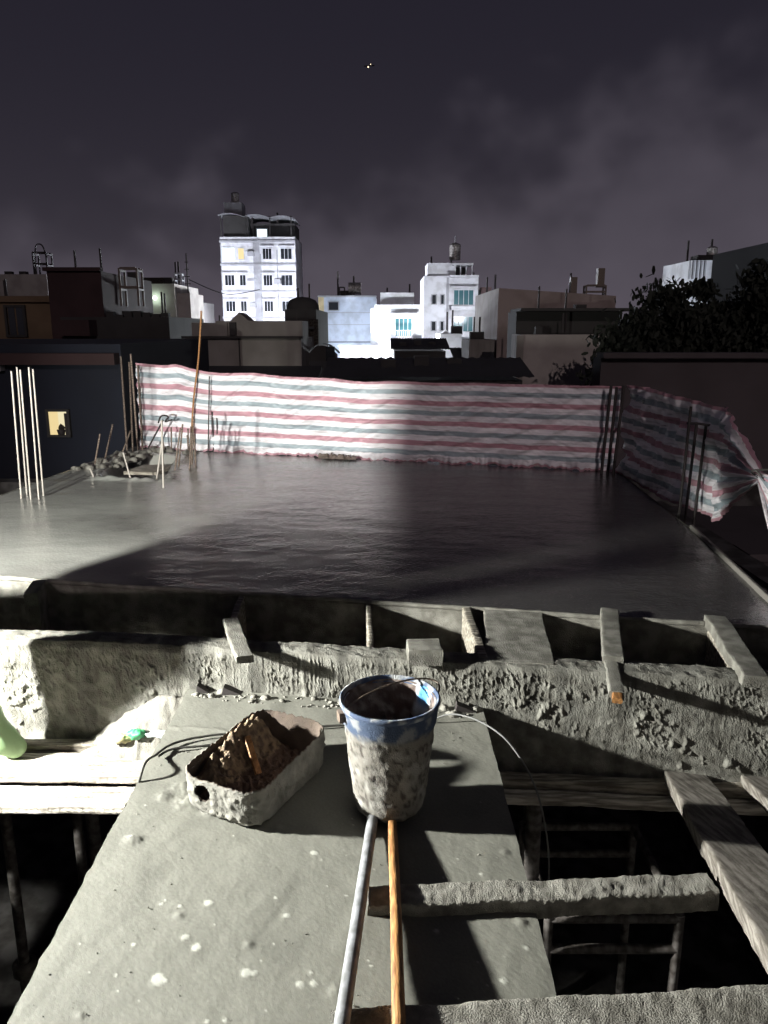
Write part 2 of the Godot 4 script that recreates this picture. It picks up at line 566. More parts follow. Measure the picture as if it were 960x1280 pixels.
func city() -> void:
	var g := part("ground", box(Vector3(4000, 1, 4000)), M.city, self, Vector3(0, -12.5, -1000))
	tag(g, "dark ground of the city far below the roof", "", "", "structure")

	# --- the white apartment block
	var t := house("apartment_block", "tall white five storey apartment block with lit top window", -22.25, -12.05, -12.0, 13.2, -110, 9, M.white_paint)
	for yy in [2.6, 6.1, 9.6, 12.6]:
		slab_on(t, "ledge", 0, 12 + yy, 0.1, 10.3, 0.28, 0.35, M.trim_grey)
	slab_on(t, "wall_strip", -0.2, 16.9, 0.06, 0.9, 16, 0.12, M.trim_grey)
	for row in 3:
		var wy := 12.0 + 4.1 + row * 3.45
		for c in [[-4.0, 1.3, 3], [-2.2, 0.8, 2], [1.25, 1.2, 3], [3.85, 1.5, 3]]:
			if row == 2 and c[0] < -1.0: continue
			window(t, c[0], wy, c[1], 1.35, M.white_paint, M.dark_glass, 0.0, c[2], 0.14)
			slab_on(t, "window_hood", c[0], wy + 1.05, 0.2, c[1] + 0.6, 0.12, 0.4, M.trim_grey)
	window(t, -4.0, 23.0, 1.7, 1.5, M.white_paint, M.lit_cool, 0.0, 2, 0.12)
	window(t, -2.3, 23.0, 0.8, 1.4, M.white_paint, M.lit_warm, 0.0, 1, 0.12)
	slab_on(t, "wall_stain_ledge", -0.9, 19.6, 0.12, 1.3, 0.3, 0.24, M.trim_grey)
	slab_on(t, "roof_room", -3.0, 26.6, -4.5, 3.4, 2.8, 7.5, M.dark_render)
	slab_on(t, "roof_room", 1.4, 26.2, -5.5, 6.8, 2.0, 6, M.dark_render)
	window(t, 0.3, 25.95, 1.4, 1.0, M.trim_grey, M.lit_cool, -2.4, 1, 0.1)
	var can := grid(60, 6, func(u: float, v: float): return Vector3(-5.2 + 10.4 * u, 27.95 + 0.35 * absf(sin(u * PI * 3.0)) - 0.5 * v * 0.2 - u * 0.5, 0.3 - v * 7.0))
	part("roof_canopy", can, M.trim_grey, t)
	for x in [-4.9, -1.6, 1.7, 4.6]:
		slab_on(t, "canopy_post", x, 26.6, -0.2, 0.14, 2.6, 0.14, M.dark_render)
	for q in [[-5.0, 19.5], [0.35, 18.0], [2.6, 18.5]]: slab_on(t, "drain_pipe", q[0], q[1] - 0.5, 0.12, 0.12, 11.0, 0.12, M.trim_grey)
	for q in [[-0.9, 16.3], [2.6, 19.4], [-0.9, 23.0]]: slab_on(t, "air_conditioner", q[0], q[1], 0.35, 0.9, 0.6, 0.5, M.trim_grey)
	slab_on(t, "stair_hut", -3.6, 29.0, -4, 2.4, 1.9, 3, M.trim_grey)
	tank(t, -3.5, 29.95, -4, 0.55, 1.3)

	# --- left edge
	t = house("white_house", "pale white house wall at the far left behind the brown brick house", -34.0, -25.2, -12, 5.1, -60, 8, M.pale_render)
	for k in 6: slab_on(t, "roof_block", -3.0 + k * 1.1, 17.2, -0.5, 0.5, 0.25, 0.5, M.dark_render)
	frame_on(t, 3.8, 17.1, -1.0, 1.0, 1.6, 1.0, M.dark_bar, 0.05)
	part("antenna", tube(curve([Vector3(3.5, 17, -0.4), Vector3(3.6, 19, -0.4), Vector3(4.1, 19.2, -0.4), Vector3(4.4, 18.3, -0.4)]), 0.05), M.dark_bar, t)
	t = house("brick_house", "low brown brick house with a dark barred window at left", -17.5, -12.4, -12, 2.15, -30, 7, M.brown_wall)
	slab_on(t, "parapet", 0, 14.25, 0.08, 5.2, 0.22, 0.3, M.brown_wall)
	window(t, 1.05, 13.45, 0.62, 1.0, M.dark_render, M.dark_glass, 0.0, 2, 0.09)
	t = house("maroon_block", "windowless dark maroon block standing above the lower left roofs", -11.75, -9.86, -12, 3.12, -28, 6, M.maroon_wall)
	slab_on(t, "parapet", 0, 15.18, 0.06, 2.0, 0.12, 0.3, M.maroon_wall)
	frame_on(t, 1.35, 14.0, -2.0, 0.65, 1.35, 0.6, M.rust, 0.035)
	t = house("dark_roof_house", "low black house below the maroon block with tangled roof edge", -10.6, -7.05, -12, 1.55, -26, 5, M.dark_render)
	for k in 7: slab_on(t, "roof_block", -0.2 + k * 0.3, 13.56 + rng.randf() * 0.1, -0.3, 0.24, rng.randf_range(0.08, 0.3), 0.3, M.dark_render)
	slab_on(t, "balcony_box", -1.2, 13.2, 0.35, 1.2, 0.5, 0.7, M.maroon_wall)
	t = house("balcony_house", "pale house with two round balcony lamps and plants on its roof", -17.7, -14.4, -12, 4.15, -55, 7, M.pale_render)
	slab_on(t, "wing", 2.1, 7.9, -2.5, 0.95, 15.3, 4, M.pale_render)
	slab_on(t, "balcony_wall", -1.2, 14.2, 0.7, 2.6, 0.5, 0.15, M.grey_render)
	slab_on(t, "balcony_slab", -1.2, 13.9, 0.4, 2.6, 0.15, 0.8, M.grey_render)
	slab_on(t, "roof_bush", -0.2, 16.4, -2.0, 1.4, 0.5, 1.0, M.bark)
	for q in [[-1.25, 14.85, 0.3], [0.35, 15.2, 0.3]]:
		var sp := SphereMesh.new()
		sp.radius = 0.14
		sp.height = 0.28
		part("globe_lamp", sp, M.bulb, t, Vector3(q[0], q[1], q[2]))
		omni(t.to_global(Vector3(q[0], q[1], q[2])), Color(0.85, 1.0, 0.9), 0.5, 0.1, t)
	frame_on(t, 1.5, 16.15, -2.0, 0.5, 0.8, 0.6, M.trim_grey, 0.04)
	t = thing("radio_mast", "thin dark radio mast beside the pale balcony house", "mast", Vector3(-14.2, -12, -58))
	part("pole", tube([Vector3(0, 0, 0), Vector3(0, 18.4, 0)], 0.05), M.dark_bar, t)
	for k in 4: part("crossbar", box(Vector3(0.5 - k * 0.08, 0.05, 0.05)), M.dark_bar, t, Vector3(0, 16.3 + k * 0.5, 0.06))
	t = house("far_row_house", "distant dark row house left of the white apartment block", -30.0, -22.0, -12, 4.2, -95, 8, M.dark_render)
	for k in 5: slab_on(t, "roof_block", -3.4 + k * 1.6, 16.3 + (k % 2) * 0.3, -1, 0.8, 0.9, 1, M.dark_render)

	# --- grey masonry shed below the apartment block
	t = house("grey_shed", "long low grey masonry house with cracked wall below the apartment block", -5.05, -2.1, -12, 0.95, -20, 6, M.grey_render)
	slab_on(t, "raised_wall", 0.4, 13.15, -0.9, 2.2, 0.45, 1.5, M.grey_render)
	slab_on(t, "raised_wall", -0.85, 13.12, -0.4, 0.9, 0.42, 0.7, M.grey_render)
	var gab := PrismMesh.new()
	gab.size = Vector3(0.5, 0.22, 1.0)
	part("gable", gab, M.grey_render, t, Vector3(-0.15, 13.48, -0.9))
	slab_on(t, "vent", -0.25, 13.18, -0.02, 0.16, 0.32, 0.1, M.dark_render)
	slab_on(t, "wall_joint", -0.1, 12.4, 0.01, 0.03, 1.2, 0.04, M.dark_render)
	slab_on(t, "coping", 0, 12.97, 0.04, 3.05, 0.06, 0.22, M.dark_render)
	slab_on(t, "low_roof", 0.2, 12.08, 0.9, 3.6, 0.1, 1.9, M.tin_roof).rotation.x = 0.14
	t = house("dark_tower_house", "narrow dark house with rounded roof hood beside the grey shed", -3.0, -2.05, -12, 1.75, -24, 5, M.dark_render)
	part("roof_hood", lathe([Vector2(0.5, 0), Vector2(0.49, 0.15), Vector2(0.4, 0.3), Vector2(0.2, 0.38), Vector2(0.001, 0.4)], 24), M.dark_render, t, Vector3(0.02, 13.73, -0.55))
	slab_on(t, "awning", -0.2, 13.2, 0.3, 1.3, 0.08, 0.6, M.tin_roof)
	slab_on(t, "side_box", 0.42, 13.0, 0.2, 0.28, 0.9, 0.4, M.bark)
	t = thing("arched_shelter", "dark shelter with arched top standing before the blue white house", "shelter", Vector3(-1.72, -12, -22))
	part("wall", box(Vector3(0.8, 12.35, 0.8)), M.tin_roof, t, Vector3(0, 6.175, -0.4))
	part("arched_roof", grid(16, 1, func(u: float, v: float): return Vector3(-0.46 + u * 0.92, 12.35 + 0.42 * sin(PI * (0.12 + 0.76 * u)), -v * 0.9 + 0.05)), M.tin_roof, t)
	part("gable_wall", grid(16, 1, func(u: float, v: float): return Vector3(-0.42 + u * 0.84, 12.3 + v * 0.42 * sin(PI * (0.14 + 0.72 * u)), 0.005)), M.dark_render, t)
	slab_on(t, "glass_panel", 0.22, 12.5, 0.03, 0.25, 0.4, 0.03, M.dark_glass)
	slab_on(t, "lit_opening", 0.16, 11.55, 0.02, 0.1, 0.2, 0.04, M.lit_window)

	# --- bright white houses in the middle
	t = house("blue_white_house", "pale blue white house side with one black opening near its top", -6.15, -0.75, -12, 4.05, -75, 9, M.blue_white)
	slab_on(t, "yellow_lit_edge", -2.45, 12.6, 0.1, 0.5, 6.8, 0.2, M.yellow_light_paint)  # yellow light on the wall's left edge, painted as a coloured strip
	slab_on(t, "roof_edge", 0, 16.08, 0.1, 5.5, 0.14, 0.3, M.trim_grey)
	window(t, -1.3, 15.2, 0.95, 0.7, M.trim_grey, M.dark_glass, 0.0, 1, 0.06)
	slab_on(t, "seam", 0, 13.5, 0.02, 5.2, 0.05, 0.06, M.trim_grey)
	slab_on(t, "seam", 0, 14.6, 0.02, 5.2, 0.05, 0.06, M.trim_grey)
	slab_on(t, "pipe", 0.3, 11.9, 0.1, 5.0, 0.08, 0.08, M.dark_bar)
	tank(t, 0.6, 16.5, -3.0, 0.5, 1.2, true)
	frame_on(t, 0.6, 16.1, -3.0, 1.1, 0.4, 0.8, M.dark_bar, 0.05)
	frame_on(t, -0.6, 16.1, -2.0, 0.5, 0.9, 0.5, M.dark_bar, 0.05)
	t = house("balcony_villa", "glaring white house with teal balcony doors in the middle", -1.2, 3.35, -12, 2.85, -70, 7, M.white_paint)
	slab_on(t, "upper_room", 0.1, 15.5, -3.5, 3.0, 1.5, 5, M.white_paint)
	slab_on(t, "parapet", 0.2, 15.0, 0.15, 4.2, 0.35, 0.3, M.white_paint)
	slab_on(t, "balcony_slab", 0.9, 12.25, 0.5, 2.8, 0.15, 1.0, M.white_paint)
	window(t, 0.65, 13.25, 1.5, 1.5, M.white_paint, M.teal_glass, 0.0, 4, 0.12)
	window(t, 0.85, 10.75, 0.85, 0.75, M.white_paint, M.dark_glass, 0.0, 2, 0.12)
	for k in 9: slab_on(t, "baluster", -0.05 + k * 0.17, 12.65, 0.95, 0.05, 0.6, 0.05, M.trim_grey)
	slab_on(t, "handrail", 0.65, 12.98, 0.95, 1.6, 0.06, 0.08, M.trim_grey)
	slab_on(t, "door_hood", 0.6, 14.4, 0.4, 2.4, 0.12, 0.8, M.white_paint)
	t = house("shop_house", "low bright shop front with a ribbed shutter at street level", -3.6, -0.35, -12, -0.35, -65, 5, M.white_paint)
	slab_on(t, "eave", 0, 11.75, 0.3, 3.5, 0.14, 0.7, M.white_paint)
	for k in 14: slab_on(t, "slat", -1.1 + k * 0.165, 10.65, 0.04, 0.11, 1.1, 0.08, M.shutter)
	slab_on(t, "awning", 0, 9.7, 0.9, 3.6, 0.12, 1.8, M.white_paint).rotation.x = 0.2
	t = house("tall_white_house", "tall narrow white house with two glazed storeys and a roof tank", 4.25, 10.0, -12, 6.55, -85, 9, M.white_paint)
	slab_on(t, "stair_tower", -1.0, 19.2, -3.0, 3.0, 1.4, 5, M.white_paint)
	slab_on(t, "terrace_beam", 1.2, 19.75, -1.5, 2.2, 0.2, 3, M.white_paint)
	slab_on(t, "terrace_shade", 0.9, 19.1, -2.8, 2.0, 1.0, 0.6, M.dark_render)
	for x in [0.4, 1.0, 1.6, 2.2]: slab_on(t, "terrace_post", x, 19.1, -0.4, 0.12, 1.1, 0.12, M.white_paint)
	slab_on(t, "cornice", 1.35, 18.5, 0.3, 3.0, 0.2, 0.6, M.white_paint)
	for yy in [16.35, 13.6]:
		window(t, 1.35, yy, 2.1, 1.5, M.white_paint, M.teal_glass, 0.0, 4, 0.14)
		slab_on(t, "balcony_wall", 1.35, yy - 1.1, 0.45, 2.7, 0.45, 0.9, M.white_paint)
		slab_on(t, "window_hood", 1.35, yy + 1.05, 0.35, 2.7, 0.16, 0.7, M.white_paint)
		window(t, -1.8, yy - 0.2, 0.45, 0.9, M.trim_grey, M.dark_glass, 0.0, 1, 0.08)
		window(t, -0.9, yy - 0.2, 0.35, 0.9, M.trim_grey, M.dark_glass, 0.0, 1, 0.08)
	slab_on(t, "corner_pier", -0.35, 9.2, 0.05, 0.25, 18.4, 0.1, M.trim_grey)
	tank(t, 0.6, 20.4, -3.0, 0.6, 1.5)
	part("tank_rod", tube([Vector3(0.6, 21.9, -3), Vector3(0.6, 22.9, -3)], 0.06), M.trim_grey, t)
	t = house("small_white_house", "small white gabled house in front of the tall narrow house", 4.4, 6.1, -12, 0.75, -62, 5, M.white_paint)
	part("gable", gab, M.white_paint, t, Vector3(-0.4, 12.9, -0.6)).scale = Vector3(1.6, 1.8, 1)
	t = house("lit_porch_house", "dark roofed house with glaring lit porch wall under the tall house", 6.3, 8.6, -12, -0.35, -64, 4, M.white_paint)
	slab_on(t, "roof", 0, 11.95, 0.6, 2.7, 0.4, 1.6, M.dark_render)
	t = house("far_pink_house", "dim pinkish house between the tall white house and the tan block", 10.2, 13.4, -12, 4.6, -92, 6, M.pink_render)
	slab_on(t, "roof_room", 0.1, 17.2, -2, 1.2, 1.2, 2, M.pink_render)
	slab_on(t, "sign_lamp", 0.6, 16.0, 0.1, 0.3, 0.25, 0.1, M.lit_warm)
	# dark roofs in front of them
	var roofs := [
		["dark sloping tin roof nearest the shop front", 0.55, 3.3, -42, 0.0, 0.16, 3.0],
		["dark flat tin roof in front of the lit porch", 3.2, 6.4, -34, -0.25, 0.1, 2.6],
		["long dark tin roof directly behind the striped tarpaulin", -1.2, 3.2, -18, 0.02, 0.12, 2.0]]
	for q in roofs:
		t = house("tin_roof_house", q[0], q[1], q[2], -12, q[4], q[3], 5, M.dark_render, "", "house")
		var rf := part("roof", grid(40, 1, func(u: float, v: float): return Vector3((u - 0.5) * (q[2] - q[1] + 0.4), 12 + q[4] + 0.1 + q[6] * 0.18 * v + 0.02 * sin(u * 120.0), 0.4 - v * q[6])), M.tin_roof, t)
		rf.rotation.z = 0.0
		for k in 3: slab_on(t, "roof_block", -0.9 + k * 0.8, 12 + q[4] + 0.3, -0.7 - k * 0.2, 0.35, 0.3 + 0.15 * (k % 2), 0.3, M.dark_render)
	t = house("grey_gate_house", "small grey fluted wall left of the tan block", 3.35, 4.35, -12, 0.75, -31, 3, M.grey_render, "", "house")
	for k in 4: slab_on(t, "rib", -0.36 + k * 0.24, 12.2, 0.03, 0.05, 1.0, 0.06, M.grey_render)

	# --- right
	t = house("tan_block", "plain tan block with two roof chimneys at right", 4.58, 9.3, -12, 2.45, -32, 8, M.tan_render)
	var wedge := PrismMesh.new()
	wedge.left_to_right = 0.0
	wedge.size = Vector3(4.7, 0.3, 8)
	part("roof_slope", wedge, M.tan_render, t, Vector3(0, 14.6, -4))
	slab_on(t, "chimney", 0.85, 14.75, -1.0, 0.26, 0.95, 0.3, M.rust)
	slab_on(t, "chimney", 1.95, 15.2, -1.0, 0.28, 0.75, 0.3, M.rust)
	frame_on(t, 1.75, 14.4, -1.0, 0.8, 0.5, 0.4, M.rust, 0.03)
	t = house("dark_box_house", "dark box shaped upper storey in front of the tan block", 4.0, 7.2, -12, 1.68, -24, 1.6, M.dark_render)
	slab_on(t, "flat_roof", 0, 13.72, 0.1, 3.3, 0.08, 1.9, M.dark_render)
	t = house("pale_wall_house", "blank pale rendered wall below the dark box storey", 3.82, 6.3, -12, 1.02, -22, 1.6, M.pale_render)
	slab_on(t, "wall_edge", -0.02, 11.35, 0.05, 2.6, 0.06, 0.14, M.dark_render)
	slab_on(t, "side_pier", -1.3, 12.0, 0.1, 0.2, 2.0, 0.3, M.grey_render)
	t = house("terrace_house", "white terrace house peeping over the dark tree crowns", 22.9, 26.4, -12, 6.1, -60, 6, M.white_paint)
	for k in 5: slab_on(t, "fin", -1.9 + k * 0.28, 17.4, 0.1, 0.1, 1.3, 0.2, M.trim_grey)
	tank(t, 0.5, 18.1, -2, 0.4, 1.0)
	slab_on(t, "roof_room", -0.1, 18.3, -2.2, 1.3, 0.6, 1.5, M.dark_render)
	t = house("corner_house", "black house corner rising above the trees at the right edge", 8.55, 12.0, -12, 3.05, -17, 4, M.black_wall)
	slab_on(t, "parapet", 0, 15.04, 0.03, 4.05, 0.1, 0.2, M.dark_render)
	t = house("neighbour_wall", "big blank dark purplish neighbour wall beyond the right tarpaulin", 2.55, 9.0, -12, 0.86, -9.2, 0.35, M.purple_wall)
	slab_on(t, "coping", 0, 12.89, 0.02, 6.5, 0.06, 0.3, M.purple_wall)
	t = house("side_house", "unlit dark side wall along the slab's right edge", 2.9, 6.0, -12, -0.6, -6.0, 7, M.purple_wall)
	slab_on(t, "coping", 0, 11.43, 0.02, 3.12, 0.06, 0.3, M.purple_wall)
	# --- left neighbour
	t = house("navy_house", "dark navy neighbour wall with one small lit window at left", -8.0, -3.35, -12, 1.0, -10, 5, M.navy_wall)
	var lw := part("window", joined([[box(Vector3(0.30, 0.03, 0.06)), at(0, 0.165, 0)], [box(Vector3(0.30, 0.03, 0.08)), at(0, -0.165, 0)], [box(Vector3(0.03, 0.3, 0.06)), at(-0.135, 0, 0)], [box(Vector3(0.03, 0.3, 0.06)), at(0.135, 0, 0)]]), M.dark_render, t, Vector3(1.46, 12.0, 0.03))
	part("pane", box(Vector3(0.12, 0.3, 0.012)), M.lit_warm, lw, Vector3(-0.06, 0, 0.0))
	part("pane", box(Vector3(0.12, 0.3, 0.012)), M.lit_window, lw, Vector3(0.06, 0, 0.0))
	part("flower_pot", lathe([Vector2(0.001, 0), Vector2(0.04, 0), Vector2(0.055, 0.07), Vector2(0.001, 0.07)], 14), M.dark_bar, lw, Vector3(0.035, -0.15, 0.03))
	part("pot_plant", lathe([Vector2(0.02, 0), Vector2(0.05, 0.03), Vector2(0.035, 0.06), Vector2(0.001, 0.09)], 9, 0.05), M.bark, lw, Vector3(0.035, -0.09, 0.03))
	part("curtain", box(Vector3(0.03, 0.28, 0.012)), M.dark_bar, lw, Vector3(0.105, -0.01, 0.03))
	slab_on(t, "upper_ledge", 1.2, 12.82, 0.05, 2.2, 0.14, 0.3, M.maroon_wall)
	slab_on(t, "pipe", 0.55, 12.5, 0.05, 0.06, 1.4, 0.06, M.trim_grey)
	slab_on(t, "meter_box", 0.75, 12.75, 0.06, 0.16, 0.16, 0.12, M.trim_grey)
	# pipes, vents and small boxes along the dark roof edges
	rng.seed = 63
	for c in get_children():
		if not (c is Node3D and c.has_meta("category") and c.get_meta("category") in ["building", "house"]): continue
		var wall := c.get_node_or_null("wall") as MeshInstance3D
		if wall == null or c.position.z > -12.0 or str(c.name).begins_with("tin_roof") or str(c.name).begins_with("lit_porch") or str(c.name).begins_with("shop"): continue
		var sz: Vector3 = (wall.mesh as BoxMesh).size
		for k in 3:
			var px := rng.randf_range(-0.45, 0.45) * sz.x
			var u: float = -c.position.z * 0.012
			if k % 2 == 0: slab_on(c, "roof_pipe", px, sz.y + u * 1.2, -sz.z * rng.randf_range(0.2, 0.8), u * 0.18, u * rng.randf_range(2.0, 3.4), u * 0.18, M.dark_bar)
			else: slab_on(c, "roof_box", px, sz.y + u * 0.35, -sz.z * rng.randf_range(0.2, 0.8), u * rng.randf_range(0.6, 1.6), u * 0.9, u, M.dark_render)
	# wires, pipes and boxes on the fronts
	for q in [[[Vector3(-7.4, -0.9, -64), Vector3(-3.5, -1.25, -63.5), Vector3(1.5, -0.75, -63)], "sagging power cable before the blue white house, upper one"], [[Vector3(-7.4, -1.3, -64), Vector3(-3.0, -1.7, -63.5), Vector3(1.5, -1.2, -63)], "sagging power cable before the blue white house, lower one"], [[Vector3(-14.1, 4.6, -58), Vector3(-11.5, 3.6, -58), Vector3(-9.0, 3.9, -58)], "power cable from the radio mast towards the apartment block"]]:
		var pc := part("power_cable", tube(curve(q[0], 10), 0.035, 6), M.black_metal)
		tag(pc, q[1], "cable")
	# lamps that light the white fronts
	street_lamp(-17.5, 0.9, -92, Color(0.93, 0.95, 1.0), 1300.0, "street lamp in front of the tall apartment block")
	street_lamp(-5.7, -0.4, -66.5, Color(0.9, 0.95, 1.0), 110.0, "street lamp beside the blue white house")
	street_lamp(-2.2, -1.75, -60.5, Color(0.95, 0.98, 1.0), 200.0, "street lamp over the low shop front")
	street_lamp(0.6, -1.6, -64.5, Color(0.95, 0.98, 1.0), 300.0, "street lamp in front of the balcony villa", -12.0)
	street_lamp(7.6, -1.2, -62.5, Color(0.95, 0.97, 1.0), 22.0, "street lamp at the lit porch", -12.0)
	street_lamp(8.9, 2.6, -76, Color(0.95, 0.97, 1.0), 110.0, "street lamp by the tall narrow house", -12.0)
	street_lamp(24.5, 3.2, -52, Color(0.9, 0.95, 1.0), 60.0, "street lamp behind the dark trees", -12.0)
	# added fill lamp behind the viewer; an added wall shades the near formwork
	street_lamp(6.0, 24.0, 60.0, Color(1.0, 0.93, 0.93), 900.0, "tall added fill lamp far behind the viewer", -12.0, PI)
	t = house("stair_hut", "added wall behind the viewer shading the formwork from the fill lamp", -5.0, 6.0, -3.0, 1.7, 1.3, 0.2, M.grey_render)
	# far high lights
	var sp := SphereMesh.new()
	sp.radius = 1.9
	sp.height = 3.8
	t = thing("aircraft", "tiny pair of lights of an aircraft high in the night sky", "aircraft", Vector3(-46, 740, -2480))
	part("light", sp, M.sky_light, t)
	var o := part("light", sp, M.sky_light, t, Vector3(7, 7, 0))
	o.scale = Vector3.ONE * 0.6
	part("fuselage", tube([Vector3(-12, 4, -6), Vector3(18, 6, -8)], 1.6), M.black_metal, t)

func tree(label: String, base: Vector3, h: float, rad: Vector3, n: int, leaf: float, sd: int, side := 0.0) -> void:
	rng.seed = sd
	var t := thing("garden_tree", label, "tree", base, "trees behind the right neighbour")
	var L := []
	L.append([sweep(curve([Vector3.ZERO, Vector3(0.15, h * 0.3, 0.1), Vector3(-0.1, h * 0.6, 0), Vector3(0.05, h * 0.9, 0.1)], 6), ring(0.18, 9), Vector3(0.1, 0, 1), 0.02, 1.0, range(19).map(func(i): return 1.0 - 0.04 * i)), Transform3D()])
	var tips := []
	for k in 12:
		var a := TAU * k / 12.0 + rng.randf()
		var y0 := h * rng.randf_range(0.4, 0.75)
		var e := Vector3(cos(a) * rad.x, 0, sin(a) * rad.z) * rng.randf_range(0.5, 0.95) + Vector3(0, h + rad.y * rng.randf_range(-0.8, 0.7), 0)
		tips.append(e)
		L.append([tube(curve([Vector3(0, y0, 0), Vector3(e.x * 0.4, lerpf(y0, e.y, 0.5), e.z * 0.4), e], 4), 0.035, 6), Transform3D()])
	part("trunk", joined(L), M.bark, t)
	# clumps of leaves spread through the crown
	var q := QuadMesh.new()
	var lm := grid(2, 2, func(u: float, v: float): return Vector3((u - 0.5) * leaf * (1.0 - absf(v - 0.45) * 1.1), 0.12 * leaf * absf(u - 0.5), (v - 0.5) * leaf * 1.8))
	var mm := MultiMesh.new()
	mm.transform_format = MultiMesh.TRANSFORM_3D
	mm.mesh = lm
	mm.instance_count = n
	var cl := []
	for k in 90:
		var d := Vector3(rng.randfn(), rng.randfn(), rng.randfn()).normalized() * pow(rng.randf(), 0.45)
		cl.append([Vector3(d.x * rad.x, h + d.y * rad.y, d.z * rad.z), rng.randf_range(0.18, 0.42)])
	for e in tips: cl.append([e, 0.3])
	for i in n:
		var c = cl[rng.randi() % cl.size()]
		var d: Vector3 = Vector3(rng.randfn(), rng.randfn() * 0.7, rng.randfn()) * c[1] * 0.6
		var b := Basis.from_euler(Vector3(rng.randf() * TAU, rng.randf() * TAU, rng.randf() * TAU)).scaled(Vector3.ONE * rng.randf_range(0.6, 1.3))
		mm.set_instance_transform(i, Transform3D(b, c[0] + d))
	var o := MultiMeshInstance3D.new()
	o.name = "crown"
	o.multimesh = mm
	o.material_override = M.leaf
	o.set_meta("kind", "stuff")
	t.add_child(o)

# ------------------------------------------------------------------ the pour
func slab_point(u: float, v: float) -> Vector3:
	var a := Vector3(-3.0, 0, -3.83).lerp(Vector3(1.78, 0, -2.93), u)
	var b := Vector3(-2.62, 0, -7.95).lerp(Vector3(2.02, 0, -6.55), u)
	return a.lerp(b, v)

func in_quad(p: Vector3, q: Array) -> float:   # how deep inside a quad, in metres (negative outside)
	var d := 9.0
	for k in 4:
		var a: Vector2 = q[k]
		var b: Vector2 = q[(k + 1) % 4]
		var n := (b - a).orthogonal().normalized()
		d = minf(d, (Vector2(p.x, p.z) - a).dot(n))
	return d

